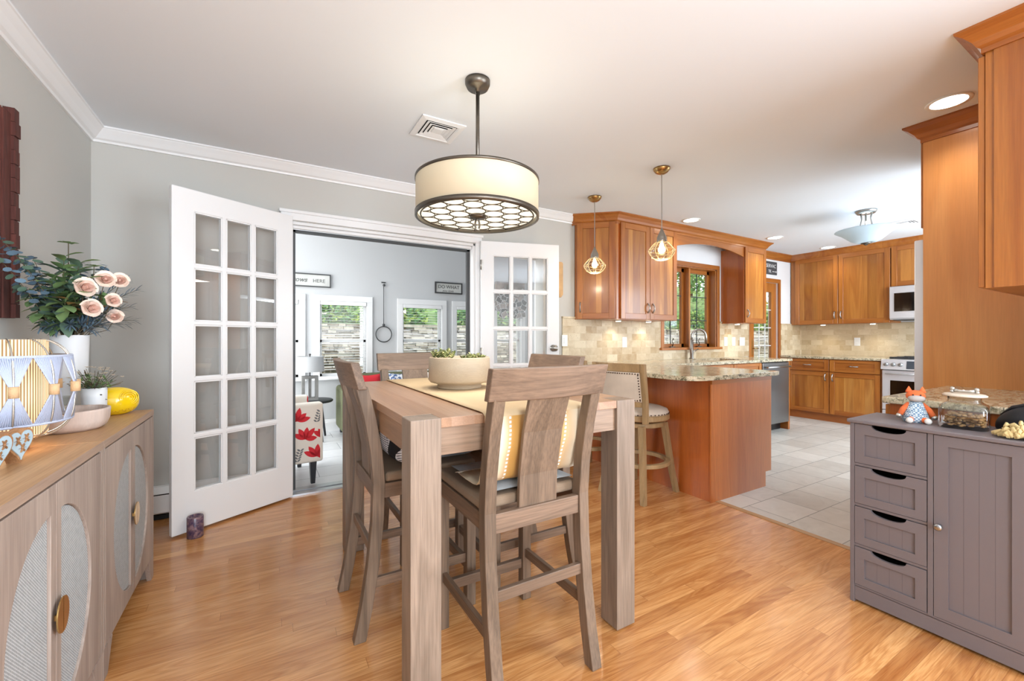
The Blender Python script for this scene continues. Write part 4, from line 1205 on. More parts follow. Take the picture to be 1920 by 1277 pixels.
# cage pendants
def pendant(x, y, label):
    c = thing('cage_pendant', label, 'pendant lamp', (x, y, CEIL), 0, 'wire cage pendants over the peninsula')
    m = MB(); m.lathe([(0.001, -0.001), (0.062, -0.001), (0.060, -0.012), (0.045, -0.032), (0.022, -0.044), (0.001, -0.046)], n=32); m.build('canopy', 'brass', c)
    m = MB(); m.lathe([(0.0035, -0.046), (0.0035, Z(1.99))], n=8, caps=False); m.build('cord', 'nickel', c)
    m = MB(); m.lathe([(0.001, Z(1.992)), (0.006, Z(1.99)), (0.016, Z(1.965)), (0.030, Z(1.935)), (0.036, Z(1.918)), (0.034, Z(1.905)), (0.038, Z(1.90)), (0.036, Z(1.888)), (0.001, Z(1.886))], n=24); m.build('socket', 'nickel', c)
    m = MB()
    prof = [(0.034, Z(1.895)), (0.055, Z(1.878)), (0.080, Z(1.850)), (0.098, Z(1.825)), (0.094, Z(1.805)), (0.074, Z(1.775)), (0.048, Z(1.758)), (0.030, Z(1.754))]
    for k in range(8):
        t = 2 * PI * k / 8 + 0.2
        m.tube([(r * math.cos(t), r * math.sin(t), z) for r, z in prof], 0.0028, 5)
    for r, z in (prof[1], prof[3], prof[5], prof[7]):
        m.tube([(r * math.cos(2 * PI * k / 28), r * math.sin(2 * PI * k / 28), z) for k in range(28)], 0.0022, 5, closed=True)
    m.build('cage', 'lit_brass', c)
    m = MB(); m.lathe([(r - 0.004, z) for r, z in prof[:-1]], n=32, caps=False); m.build('glass', 'cage_glass', c)
    m = MB(); m.lathe([(0.001, Z(1.886)), (0.012, Z(1.880)), (0.016, Z(1.860)), (0.026, Z(1.840)), (0.026, Z(1.822)), (0.014, Z(1.806)), (0.001, Z(1.802))], n=20); m.build('bulb', 'bulb', c)
    light('POINT', 'pendant_glow', (0, 0, Z(1.735)), 3.5, (1, 0.85, 0.66), size=0.04, parent=c)
pendant(2.584, 2.935, 'wire cage pendant farther from the viewer, over the counter corner')
pendant(2.585, 2.185, 'wire cage pendant nearer the viewer, the right and larger-looking of the pair')

# glass bowl ceiling light
c = thing('bowl_ceiling_light', 'frosted glass bowl ceiling light over the kitchen floor', 'ceiling light', (5.21, 1.872, CEIL))
m = MB(); m.lathe([(0.001, -0.001), (0.088, -0.001), (0.088, -0.012), (0.075, -0.03), (0.03, -0.035), (0.001, -0.036)], n=32); m.build('canopy', 'nickel', c)
m = MB()
for k in range(3):
    t = 2 * PI * k / 3 + 0.4
    m.tube([(r * math.cos(t), r * math.sin(t), z) for r, z in ((0.05, -0.03), (0.038, -0.09), (0.05, -0.15), (0.09, -0.19))], 0.008, 8)
m.tube([(0, 0, -0.03), (0, 0, -0.35)], 0.006, 8)
m.build('arms', 'nickel', c)
prof = [(0.256, -0.198), (0.245, -0.206), (0.205, -0.228), (0.165, -0.262), (0.125, -0.298), (0.085, -0.318), (0.04, -0.326), (0.04, -0.322), (0.083, -0.313), (0.12, -0.293), (0.16, -0.256), (0.20, -0.222), (0.243, -0.2), (0.252, -0.194)]
m = MB(); m.lathe(prof, n=48, caps=False); m.build('glass_bowl', 'bowl_glass', c)
m = MB(); m.lathe([(0.001, -0.318), (0.042, -0.322), (0.042, -0.332), (0.02, -0.338), (0.008, -0.348), (0.001, -0.350)], n=24); m.build('finial', 'bronze', c)
light('POINT', 'bowl_glow', (0, 0, -0.10), 1.2, (0.93, 0.97, 1.0), size=0.1, parent=c)

# under-cabinet puck lights
def puck(x, y, z, label, p=1.6):
    c = thing('puck_light', label, 'cabinet light', (x, y, z), 0)
    m = MB(); m.lathe([(0.001, 0), (0.036, 0), (0.036, -0.010), (0.030, -0.012), (0.001, -0.012)], n=24); m.build('housing', 'white_plastic', c)
    m = MB(); m.lathe([(0.001, -0.0122), (0.028, -0.0122), (0.026, -0.016), (0.001, -0.017)], n=24); m.build('lens', 'puck', c)
    light('SPOT', 'puck_beam', (0, 0, -0.02), p, (1, 0.88, 0.68), (0, 0, 0), 0.02, spot=math.radians(120), blend=0.8, parent=c)
puck(3.33, 3.40, UZ0, 'round cabinet light under the sink-side double cabinet, left one', 4)
puck(3.80, 3.40, UZ0, 'round cabinet light under the sink-side double cabinet, right one', 4)
puck(5.48, 3.38, UZ0, 'round cabinet light under the narrow cabinet beside the back door', 4)
puck(7.22, 3.12, 1.372, 'round cabinet light under the far double cabinet, left one', 4)
puck(7.22, 2.52, 1.372, 'round cabinet light under the far double cabinet, right one', 4)

# ------------------------------------------------------------------ dining table
TX0, TX1, TY0, TY1, TZ = 0.372, 1.298, 1.232, 2.50, 0.915
LW, LD = 0.097, 0.094
c = thing('dining_table', 'counter-height washed oak dining table with four block legs', 'table', ((TX0 + TX1) / 2, (TY0 + TY1) / 2, 0))
e = 0.003
poly = [(TX0 + LW, TY0 + e), (TX1 - LW, TY0 + e), (TX1 - LW, TY0 + LD), (TX1 - e, TY0 + LD), (TX1 - e, TY1 - LD), (TX1 - LW, TY1 - LD), (TX1 - LW, TY1 - e), (TX0 + LW, TY1 - e), (TX0 + LW, TY1 - LD), (TX0 + e, TY1 - LD), (TX0 + e, TY0 + LD), (TX0 + LW, TY0 + LD)]
m = MB(); m.prism(poly, TZ - 0.03, TZ); m.build('tabletop', 'table_top', c, world=True, bevel=0.0015)
for x in (TX0, TX1 - LW):
    for y in (TY0, TY1 - LD):
        m = MB(); m.box(x, x + LW, y, y + LD, 0.006, TZ); m.box(x + 0.008, x + LW - 0.008, y + 0.008, y + LD - 0.008, 0, 0.006); m.build('leg', 'table_side', c, world=True, bevel=0.0025)
i_ = 0.014
m = MB(); m.box(TX0 + LW, TX1 - LW, TY0 + i_, TY0 + i_ + 0.022, TZ - 0.118, TZ - 0.031); m.build('apron', 'table_x', c, world=True, bevel=0.001)
m = MB(); m.box(TX0 + LW, TX1 - LW, TY1 - i_ - 0.022, TY1 - i_, TZ - 0.118, TZ - 0.031); m.build('apron', 'table_x', c, world=True, bevel=0.001)
m = MB(); m.box(TX0 + i_, TX0 + i_ + 0.022, TY0 + LD, TY1 - LD, TZ - 0.118, TZ - 0.031); m.build('apron', 'table_y', c, world=True, bevel=0.001)
m = MB(); m.box(TX1 - i_ - 0.022, TX1 - i_, TY0 + LD, TY1 - LD, TZ - 0.118, TZ - 0.031); m.build('apron', 'table_y', c, world=True, bevel=0.001)

# runner
RX0, RX1 = 0.612, 1.030
path = [(2.508, 0.81), (2.509, 0.86), (2.508, TZ - 0.004), (2.49, TZ + 0.004), (1.26, TZ + 0.004), (1.235, TZ + 0.003), (1.222, TZ - 0.006), (1.2195, 0.85), (1.226, 0.80), (1.242, 0.76), (1.256, 0.715), (1.266, 0.688), (1.282, 0.672), (1.31, 0.667), (1.37, 0.666), (1.435, 0.668)]
m = MB(); rings = []
N = 14
for k, (yy, zz) in enumerate(path):
    ring = []
    for i in range(N + 1):
        q = i / N; x_ = RX0 + (RX1 - RX0) * q
        wob = 0.0
        if 8 <= k: wob = 0.003 * math.sin(q * 17) * min(1, (k - 7) / 4)
        ring.append((x_, yy + (wob if k < 12 else 0), zz + (abs(wob) if k >= 11 else 0)))
    rings.append(ring)
m.ring_sweep(rings, 0, closed=False, caps=False, smooth=True)
c = thing('table_runner', 'cream and mustard striped table runner draped over the front edge', 'table runner', ((RX0 + RX1) / 2, 1.8, TZ))
o = m.build('cloth', 'runner', c, world=True)
so = o.modifiers.new('thick', 'SOLIDIFY'); so.thickness = 0.0022; so.offset = 1
m = MB()
for k in range(60):
    x_ = RX0 + (RX1 - RX0) * (k + 0.5) / 60
    m.tube([(x_, 1.433, 0.669), (x_ + random.uniform(-.003, .003), 1.448, 0.668), (x_ + random.uniform(-.006, .006), 1.462, 0.664)], 0.0016, 4)
m.build('fringe', 'linen', c, world=True)

# planter bowl
c = thing('planter_bowl', 'round pale wooden bowl planter on the table runner', 'planter', (0.822, 1.915, TZ + 0.0065))
m = MB(); m.lathe([(0.001, 0), (0.104, 0), (0.108, 0.006), (0.106, 0.020), (0.140, 0.030), (0.150, 0.042), (0.1475, 0.146), (0.143, 0.150), (0.138, 0.147), (0.137, 0.12), (0.001, 0.12)], n=64); m.build('bowl', 'bowl_wood', c)
m = MB(); m.lathe([(0.001, 0.128), (0.08, 0.130), (0.134, 0.126), (0.136, 0.121), (0.001, 0.121)], n=32); m.build('soil', 'soil', c)
def leaf_quad(m, base, dirv, L, W_, mi=0, cup=0.2, roll=None):
    d = Vector(dirv).normalized()
    a = d.cross(Vector((0, 0, 1)))
    if a.length < 0.05: a = Vector((1, 0, 0))
    a.normalize()
    if roll is not None: a = Matrix.Rotation(roll, 3, d) @ a
    n_ = a.cross(d).normalized()
    b = Vector(base); P = []
    for t, w_ in ((0, 0.12), (0.3, 0.85), (0.6, 1.0), (0.85, 0.6), (1.0, 0.05)):
        ctr = b + d * L * t + n_ * (-cup * L * t * t)
        P.append((ctr - a * W_ / 2 * w_ + n_ * W_ * 0.12 * w_, ctr, ctr + a * W_ / 2 * w_ + n_ * W_ * 0.12 * w_))
    vs = [tuple(q) for r in P for q in r]; fs = []
    for k in range(4):
        for j in range(2): fs.append((k * 3 + j, k * 3 + j + 1, k * 3 + 3 + j + 1, k * 3 + 3 + j))
    m.add(vs, fs, mi, True)
rnd = random.Random(3)
def succulent(label, cx, cy, rad, n_st, hgt):
    t = thing('succulent', label, 'plant', (0.822 + cx, 1.915 + cy, TZ + 0.0065 + 0.136))
    m = MB()
    for k in range(n_st):
        r_ = rad * 0.9 * math.sqrt(rnd.random()); a = rnd.random() * 2 * PI
        bx, by = r_ * math.cos(a), r_ * math.sin(a); hh = hgt * rnd.uniform(0.5, 1.0) * (1 - 0.5 * r_ / rad)
        tx, ty = bx * 1.35, by * 1.35
        for j in range(9):
            q = 0.25 + 0.75 * j / 8
            p = (bx + (tx - bx) * q, by + (ty - by) * q, hh * q)
            an = j * 2.4 + k
            leaf_quad(m, p, (math.cos(an), math.sin(an), 0.55 + 0.7 * q), 0.017, 0.009, 0 if rnd.random() < 0.65 else 1, 0.05)
    m.build('rosette_leaves', ['succulent', 'succulent_pale'], t)
succulent('bushy green succulent at the left of the wooden bowl', -0.065, 0.035, 0.055, 26, 0.06)
succulent('low pale succulent at the right of the wooden bowl', 0.075, -0.02, 0.042, 16, 0.032)
succulent('tiny trailing succulent in the middle of the wooden bowl', 0.02, -0.05, 0.03, 10, 0.02)

# ------------------------------------------------------------------ dining chairs
def make_chair(label):
    c = thing('dining_chair', label, 'chair', (0, 0, 0), 0, 'counter-height dining chairs round the table')
    bp = [(-0.275, 0.0), (-0.25, 0.12), (-0.225, 0.28), (-0.208, 0.45), (-0.203, 0.60), (-0.213, 0.72), (-0.238, 0.86), (-0.268, 0.975)]
    for s in (-1, 1):
        m = MB(); m.bar([(s * 0.192, y, z) for y, z in bp], 0.042, 0.045); m.build('leg', 'chair_z', c, bevel=0.003)
        m = MB(); m.bar([(s * 0.195, 0.188, 0), (s * 0.195, 0.188, 0.59)], 0.042, 0.042); m.build('leg', 'chair_z', c, bevel=0.003)
    # curved top rail
    m = MB(); rings = []
    for k in range(13):
        q = k / 12; x_ = -0.229 + 0.458 * q; cv = -0.022 * (1 - (2 * q - 1) ** 2)
        y0 = -0.268 + cv; y1 = -0.297 + cv
        rings.append([(x_, y0 - 0.016, 0.966), (x_, y0 + 0.016, 0.966), (x_, y1 + 0.016, 1.070), (x_, y1 - 0.016, 1.070)])
    m.ring_sweep(rings, 0, True, True, False); m.build('top_rail', 'chair_x', c, bevel=0.003)
    # splat
    m = MB(); rings = []
    for y, z, w_ in ((-0.204, 0.592, 0.155), (-0.210, 0.70, 0.155), (-0.238, 0.85, 0.158), (-0.278, 0.968, 0.160)):
        rings.append([(-w_ / 2, y - 0.008, z), (w_ / 2, y - 0.008, z), (w_ / 2, y + 0.008, z), (-w_ / 2, y + 0.008, z)])
    m.ring_sweep(rings, 0, True, True, False); m.build('splat', 'chair_z', c, bevel=0.002)
    m = MB(); m.box(-0.171, 0.171, -0.219, -0.193, 0.528, 0.592); m.build('seat_rail', 'chair_x', c, bevel=0.002)
    m = MB(); m.box(-0.174, 0.174, 0.178, 0.202, 0.535, 0.592); m.build('seat_rail', 'chair_x', c, bevel=0.002)
    for s in (-1, 1):
        m = MB(); m.box(s * 0.195 - 0.012, s * 0.195 + 0.012, -0.182, 0.167, 0.535, 0.592); m.build('seat_rail', 'chair_y', c, bevel=0.002)
        m = MB(); m.box(s * 0.193 - 0.009, s * 0.193 + 0.009, -0.215, 0.168, 0.19, 0.228); m.build('stretcher', 'chair_y', c, bevel=0.002)
    m = MB(); m.box(-0.172, 0.172, -0.232, -0.214, 0.312, 0.350); m.build('stretcher', 'chair_x', c, bevel=0.002)
    m = MB(); m.box(-0.175, 0.175, 0.180, 0.202, 0.14, 0.180); m.build('stretcher', 'chair_x', c, bevel=0.002)
    m = MB(); m.box(-0.205, 0.205, -0.178, 0.215, 0.5935, 0.632); m.build('seat', 'seat_brown', c, bevel=0.014, seg=4)
    return c
chA = make_chair('washed oak dining chair nearest the viewer, backing onto the camera')
others = [copy_tree(chA) for _ in range(3)]
place(chA, (0.813, 1.424, 0), 0)
place(others[0], (0.587, 1.89, 0), -PI / 2, 'washed oak dining chair on the left side of the table with patterned pillow')
place(others[1], (0.815, 2.335, 0), PI, 'washed oak dining chair on the far side, facing the viewer')
place(others[2], (1.084, 1.885, 0), PI / 2, 'washed oak dining chair on the right side of the table, nearest the stools')

def pillow_mesh(w_, h_, t_, n=14, pinch=0.12):
    """pillow in the XZ plane centred at the origin, thickness along Y"""
    m = MB()
    for s in (-1, 1):
        vs = []; fs = []
        for j in range(n + 1):
            for i in range(n + 1):
                u = 2 * i / n - 1; v = 2 * j / n - 1
                e = (1 - u ** 4) * (1 - v ** 4)
                k = 1 - pinch * (1 - abs(u) ** 1.5) * abs(v) ** 2; k2 = 1 - pinch * (1 - abs(v) ** 1.5) * abs(u) ** 2
                vs.append((u * w_ / 2 * k2, s * t_ / 2 * max(0, e) ** 0.55, v * h_ / 2 * k))
        for j in range(n):
            for i in range(n):
                q = [j * (n + 1) + i, j * (n + 1) + i + 1, (j + 1) * (n + 1) + i + 1, (j + 1) * (n + 1) + i]
                fs.append(q if s < 0 else q[::-1])
        m.add(vs, fs, 0, True)
    return m
# chair pad on the nearest chair
c = pillow_mesh(0.35, 0.34, 0.05, pinch=0.03); c.xf(Matrix.Rotation(PI / 2, 4, 'X')); 
o = c.build('seat_cushion', 'cushion_grey'); o.location = (0.825, 1.43, 0.646); tag(o, 'pale blue grey seat pad on the nearest dining chair', 'cushion')
o.location.z = 0.632 + 0.0255
# lower the pad where it would meet the runner: pad is thin
o.scale = (1, 1, 0.5); o.location.z = 0.632 + 0.0135
c = pillow_mesh(0.38, 0.22, 0.12, pinch=0.05)
c.xf(Matrix.Rotation(PI / 2, 4, 'Z'))
o = c.build('throw_pillow', 'pillow'); o.location = (0.487, 1.875, 0.7565); o.rotation_euler = (0, math.radians(-8), 0); tag(o, 'black and white woven pillow on the left dining chair', 'pillow')
c = pillow_mesh(0.21, 0.36, 0.07); c.xf(Matrix.Rotation(PI / 2, 4, 'X'))
o = c.build('throw_pillow', 'charcoal'); o.location = (0.712, 1.885, 0.6675); tag(o, 'flat charcoal pillow lying on the left dining chair seat', 'pillow')

# ------------------------------------------------------------------ bar stools
def make_stool(label):
    c = thing('bar_stool', label, 'stool', (0, 0, 0), 0, 'swivel bar stools at the peninsula')
    # faces +X ; legs
    for sx in (-1, 1):
        for sy in (-1, 1):
            m = MB(); m.bar([(sx * 0.215, sy * 0.185, 0), (sx * 0.19, sy * 0.165, 0.15), (sx * 0.165, sy * 0.145, 0.35), (sx * 0.145, sy * 0.125, 0.53)], [0.036, 0.038, 0.040, 0.042], [0.036, 0.038, 0.040, 0.042]); m.build('leg', 'stool', c, bevel=0.003)
    m = MB(); m.lathe([(0.192, 0.235), (0.228, 0.235), (0.228, 0.262), (0.192, 0.262), (0.192, 0.235)], n=40, caps=False, smooth=False); m.build('footrest_ring', 'stool', c, bevel=0.002)
    m = MB(); m.lathe([(0.001, 0.515), (0.185, 0.515), (0.19, 0.52), (0.19, 0.545), (0.185, 0.55), (0.001, 0.55)], n=40, smooth=False); m.build('under_ring', 'stool', c)
    m = MB(); m.lathe([(0.001, 0.55), (0.16, 0.55), (0.16, 0.562), (0.001, 0.562)], n=32, smooth=False); m.build('swivel', 'black', c)
    m = MB(); m.lathe([(0.001, 0.562), (0.212, 0.562), (0.222, 0.57), (0.222, 0.600), (0.214, 0.606), (0.001, 0.606)], n=48, smooth=False); m.build('seat_frame', 'stool', c)
    m = MB(); m.lathe([(0.001, 0.606), (0.214, 0.606), (0.217, 0.618), (0.208, 0.638), (0.17, 0.652), (0.08, 0.660), (0.001, 0.661)], n=48); st = m.build('seat', 'linen', c)
    m = MB()
    for k in range(44):
        t = 2 * PI * k / 44; m.ball((0.2175 * math.cos(t), 0.2175 * math.sin(t), 0.613), 0.005, 6, m=4)
    nh = m.build('nailhead', 'nail', None); nh.parent = st; nh['kind'] = 'stuff'
    # back: posts, top rail, bottom rail, upholstered panel
    for s in (-1, 1):
        m = MB(); m.bar([(-0.205, s * 0.195, 0.565), (-0.215, s * 0.20, 0.72), (-0.245, s * 0.205, 0.90), (-0.26, s * 0.208, 0.985)], [0.032] * 4, [0.036] * 4); m.build('back_post', 'stool', c, bevel=0.003)
    def rail(z0, z1, xa, xb, half):
        m = MB(); rings = []
        for k in range(9):
            q = k / 8; yy = -half + 2 * half * q; cv = -0.028 * (1 - (2 * q - 1) ** 2)
            rings.append([(xa + cv - 0.012, yy, z0), (xa + cv + 0.012, yy, z0), (xb + cv + 0.012, yy, z1), (xb + cv - 0.012, yy, z1)])
        m.ring_sweep(rings, 0, True, True, False); return m
    rail(0.925, 0.985, -0.248, -0.26, 0.19).build('top_rail', 'stool', c, bevel=0.003)
    rail(0.68, 0.715, -0.212, -0.216, 0.18).build('bottom_rail', 'stool', c, bevel=0.002)
    pm = rail(0.715, 0.925, -0.217, -0.248, 0.185); bk = pm.build('back_pad', 'linen', c, bevel=0.008)
    m = MB()
    for k in range(19):
        q = k / 18; yy = -0.172 + 0.344 * q; cv = -0.028 * (1 - (yy / 0.185) ** 2)
        m.ball((-0.2295 + cv - 0.002, yy, 0.727), 0.005, 6, m=4); m.ball((-0.2575 + cv - 0.002, yy, 0.914), 0.005, 6, m=4)
    for k in range(10):
        q = k / 9; z = 0.735 + 0.17 * q
        for s in (-1, 1): m.ball((-0.232 - 0.028 * q - 0.004, s * 0.172, z), 0.005, 6, m=4)
    nh = m.build('nailhead', 'nail', None); nh.parent = bk; nh['kind'] = 'stuff'
    return c
st1 = make_stool('oak bar stool with nailhead linen back, the nearer of two')
st2 = copy_tree(st1)
place(st1, (2.452, 2.29, 0), math.radians(9))
place(st2, (2.44, 2.86, 0), math.radians(6), 'oak bar stool farther back, mostly behind the dining chairs')

# ------------------------------------------------------------------ sideboards
def make_sideboard(label, y0, y1, handle_mat):
    X0, X1, Z0, Z1 = -0.885, -0.470, 0.106, 0.815
    c = thing('sideboard', label, 'sideboard', ((X0 + X1) / 2, (y0 + y1) / 2, 0), 0, 'cane door sideboards along the left wall')
    g = 0.001
    m = MB(); m.box(X0, X1, y0 + g, y1 - g, Z1 - 0.026, Z1, 0); m.build('top', 'side_top', c, world=True, bevel=0.001)
    m = MB(); m.box(X1 + 0.0002, X1 + 0.0015, y0 + g, y1 - g, Z1 - 0.0255, Z1 - 0.0005); m.build('top_edge', 'side_edge', c, world=True)
    for (a, b) in ((y0 + g, y0 + 0.019), (y1 - 0.019, y1 - g)):
        m = MB(); m.box(X0, X1, a, b, Z0, Z1 - 0.0265); m.build('side_panel', 'side_z', c, world=True)
    m = MB(); m.box(X0, X1 - 0.024, y0 + 0.0195, y1 - 0.0195, Z0, Z0 + 0.02); m.box(X0, X0 + 0.008, y0 + 0.0195, y1 - 0.0195, Z0 + 0.02, Z1 - 0.027); m.build('carcass', 'side_z', c, world=True)
    # angled feet at front corners and back
    for (ya, s) in ((y0 + g, 1), (y1 - g, -1)):
        m = MB()
        m.hexa([(X1 - 0.018, ya, 0.0), (X1 - 0.018, ya + s * 0.045, 0.0), (X1, ya + s * 0.045, 0.0), (X1, ya, 0.0)] if s < 0 else [(X1 - 0.018, ya, 0.0), (X1, ya, 0.0), (X1, ya + s * 0.045, 0.0), (X1 - 0.018, ya + s * 0.045, 0.0)],
               [(X1 - 0.018, ya, Z0 - 0.0005), (X1 - 0.018, ya + s * 0.10, Z0 - 0.0005), (X1, ya + s * 0.10, Z0 - 0.0005), (X1, ya, Z0 - 0.0005)] if s < 0 else [(X1 - 0.018, ya, Z0 - 0.0005), (X1, ya, Z0 - 0.0005), (X1, ya + s * 0.10, Z0 - 0.0005), (X1 - 0.018, ya + s * 0.10, Z0 - 0.0005)])
        m.box(X0, X1 - 0.0175, min(ya, ya + s * 0.018), max(ya, ya + s * 0.018), 0, Z0 - 0.0005)
        m.build('foot', 'side_z', c, world=True, bevel=0.001)
    ym = (y0 + y1) / 2
    W_ = (y1 - y0) / 2 - 0.023
    H_ = Z1 - 0.03 - Z0 - 0.006
    for s in (-1, 1):    # -1: nearer door (left in view), +1: farther door
        # local door frame: X from the meeting edge outward, Z up
        oval = [(0.032 + 0.225 * math.cos(t), 0.325 + 0.275 * math.sin(t)) for t in [-PI / 2 + PI * k / 28 for k in range(29)]]
        vs, fs = plate([(0.0015, 0), (W_, 0), (W_, H_), (0.0015, H_)], [oval], 0, 0.018)
        m = MB(); m.add([(X1 - 0.018 + p[1], ym + s * p[0], Z0 + 0.003 + p[2]) for p in vs], fs)
        d = m.build('door', 'side_z', c, world=True, bevel=0.0012, seg=1)
        m = MB(); pl = [(0.034 + 0.222 * math.cos(t), 0.325 + 0.272 * math.sin(t)) for t in [-PI / 2 + PI * k / 28 for k in range(29)]]
        vs, fs = plate(pl, [], 0.001, 0.011)
        m.add([(X1 - 0.018 + p[1], ym + s * p[0], Z0 + 0.003 + p[2]) for p in vs], fs)
        p_ = m.build('cane_inset', 'cane', None); p_.data.transform(c.matrix_basis.inverted()); p_.parent = d
        m = MB(); hp = [(0.0015 + 0.036 * math.cos(t), 0.328 + 0.046 * math.sin(t)) for t in [-PI / 2 + PI * k / 14 for k in range(15)]]
        vs, fs = plate(hp, [], 0.0, 0.003)
        m.add([(X1 + 0.011 + p[1], ym + s * p[0], Z0 + 0.003 + p[2]) for p in vs], fs)
        m.box(X1 + 0.0005, X1 + 0.0109, ym + s * 0.010, ym + s * 0.016, Z0 + 0.324, Z0 + 0.338)
        p_ = m.build('handle', handle_mat, None); p_.data.transform(c.matrix_basis.inverted()); p_.parent = d
    return c
make_sideboard('pale oak sideboard with oval cane doors, the far one beside the corner', 1.927, 2.67, 'gold')
make_sideboard('pale oak sideboard with oval cane doors, the near one under the lamp', 1.182, 1.925, 'gold')

ST = 0.815
# macrame lamp
c = thing('table_lamp', 'lit string drum lamp in a macrame wire cage on the sideboard', 'lamp', (-0.70, 1.895, ST))
m = MB(); m.lathe([(0.001, 0), (0.062, 0), (0.064, 0.004), (0.064, 0.030), (0.060, 0.034), (0.001, 0.034)], n=40); m.build('base', 'lampwood', c)
m = MB(); m.lathe([(0.105, 0.052), (0.105, 0.342), (0.101, 0.342), (0.101, 0.052)], n=64, caps=False); m.build('shade', 'string_drum', c)
def smooth_prof(P, k=4):
    out = []
    for i in range(len(P) - 1):
        p0 = P[max(i - 1, 0)]; p1 = P[i]; p2 = P[i + 1]; p3 = P[min(i + 2, len(P) - 1)]
        for j in range(k):
            t = j / k
            out.append(tuple(0.5 * ((2 * p1[d]) + (-p0[d] + p2[d]) * t + (2 * p0[d] - 5 * p1[d] + 4 * p2[d] - p3[d]) * t * t + (-p0[d] + 3 * p1[d] - 3 * p2[d] + p3[d]) * t ** 3) for d in (0, 1)))
    return out + [P[-1]]
cage = smooth_prof([(0.062, 0.036), (0.115, 0.046), (0.150, 0.075), (0.166, 0.12), (0.170, 0.19), (0.166, 0.25), (0.148, 0.305), (0.118, 0.335), (0.09, 0.343)])
m = MB()
for k in range(12):
    t = 2 * PI * k / 12
    m.tube([(r * math.cos(t), r * math.sin(t), z) for r, z in cage], 0.0028, 6)
for r, z in ((0.156, 0.09), (0.154, 0.292), (0.10, 0.341), (0.10, 0.044)):
    m.tube([(r * math.cos(2 * PI * k / 40), r * math.sin(2 * PI * k / 40), z) for k in range(40)], 0.003, 6, closed=True)
m.build('wire_cage', 'bone', c)
m = MB()
for k in range(12):
    t0 = 2 * PI * (k) / 12
    for j in range(17):
        q = (j / 16 - 0.5); t1 = t0 + q * 2 * PI / 12 * 0.96; tm = t0 + q * 0.08
        m.tube([(0.157 * math.cos(t1), 0.157 * math.sin(t1), 0.292), (0.170 * math.cos(tm), 0.170 * math.sin(tm), 0.205), (0.170 * math.cos(tm), 0.170 * math.sin(tm), 0.179), (0.159 * math.cos(t1), 0.159 * math.sin(t1), 0.090)], 0.0026, 4)
for z, r_ in ((0.091, 0.158), (0.291, 0.156)):
    m.tube([(r_ * math.cos(2 * PI * k / 40), r_ * math.sin(2 * PI * k / 40), z) for k in range(40)], 0.0048, 6, closed=True)
m.build('macrame_cord', 'rope', c)
for k in range(12):
    t0 = 2 * PI * (k) / 12
    m = MB(); m.tube([(0.171 * math.cos(t0), 0.171 * math.sin(t0), 0.176), (0.171 * math.cos(t0), 0.171 * math.sin(t0), 0.208)], 0.012, 8)
    m.build('jute_wrap', 'jute', c)
m = MB(); m.ball((0, 0, 0.17), 0.03, 12); m.lathe([(0.01, 0.034), (0.01, 0.145)], n=8, caps=False); m.build('bulb', 'bulb', c)
light('POINT', 'lamp_glow', (0, 0, 0.19), 0.7, (1, 0.8, 0.52), size=0.04, parent=c)

# heart blocks
def heart_pts(s, n=40):
    P = []
    for k in range(n):
        t = 2 * PI * k / n
        x_ = 16 * math.sin(t) ** 3; z_ = 13 * math.cos(t) - 5 * math.cos(2 * t) - 2 * math.cos(3 * t) - math.cos(4 * t)
        P.append((x_ / 17 * s, (z_ + 17) / 17 * s))
    return P
def heart(label, loc, rz, s=0.062, tilt=0.12):
    c = thing('heart_block', label, 'ornament', loc, rz, 'wooden heart ornaments on the sideboard')
    m = MB(); vs, fs = plate(heart_pts(s), [], 0, 0.03); m.add(vs, fs); m.build('block', 'heart_wood', c, bevel=0.002)
    m = MB(); hp = [(x_ * 0.84, (z_ - s) * 0.84 + s) for x_, z_ in heart_pts(s)]
    vs, fs = plate(hp, [], -0.0025, -0.0002); m.add(vs, fs); m.build('enamel_face', 'heart_blue', c)
    m = MB()
    for (a, b) in ((-0.3, 1.15), (0.28, 1.2), (0.0, 0.75)):
        for k in range(6):
            t = 2 * PI * k / 6
            leaf_quad(m, (a * s, -0.004, b * s), (math.cos(t), -0.05, math.sin(t)), 0.014, 0.008, 0, 0)
        m.ball((a * s, -0.004, b * s), 0.004, 8, m=4)
    m.build('carved_flower', 'heart_wood', c)
    return c
heart('small wooden heart with pale blue face, right of the pair', (-0.585, 1.70, ST + 0.0005), math.radians(80), 0.055)
heart('small wooden heart with pale blue face, cut off by the left picture edge', (-0.588, 1.59, ST + 0.0005), math.radians(80), 0.058)

# scalloped wooden bowl with candle glass
c = thing('wooden_bowl', 'scalloped pale wooden bowl beside the macrame lamp', 'bowl', (-0.635, 2.225, ST))
rings = []; n = 64
def scal(a): return 1 + 0.025 * abs(math.sin(a * 5))
for r, z in ((0.001, 0), (0.09, 0), (0.108, 0.012), (0.118, 0.035), (0.121, 0.07), (0.120, 0.078), (0.112, 0.078), (0.108, 0.06), (0.098, 0.025), (0.08, 0.014), (0.001, 0.013)):
    rings.append([(r * scal(2 * PI * i / n) * math.cos(2 * PI * i / n) * 0.9, r * scal(2 * PI * i / n) * math.sin(2 * PI * i / n) * 0.95, z) for i in range(n)])
m = MB(); m.ring_sweep(rings, 0, True, True, True); m.build('bowl', 'tray_wood', c)
c = thing('candle_glass', 'clear glass with white candle standing in the wooden bowl', 'candle', (-0.665, 2.235, ST + 0.0158))
m = MB(); m.lathe([(0.001, 0), (0.036, 0), (0.037, 0.11), (0.035, 0.11), (0.034, 0.004), (0.001, 0.004)], n=32); m.build('glass', 'jar_glass', c)
m = MB(); m.lathe([(0.001, 0.005), (0.032, 0.005), (0.032, 0.075), (0.001, 0.074)], n=24); m.build('wax', 'wax', c)
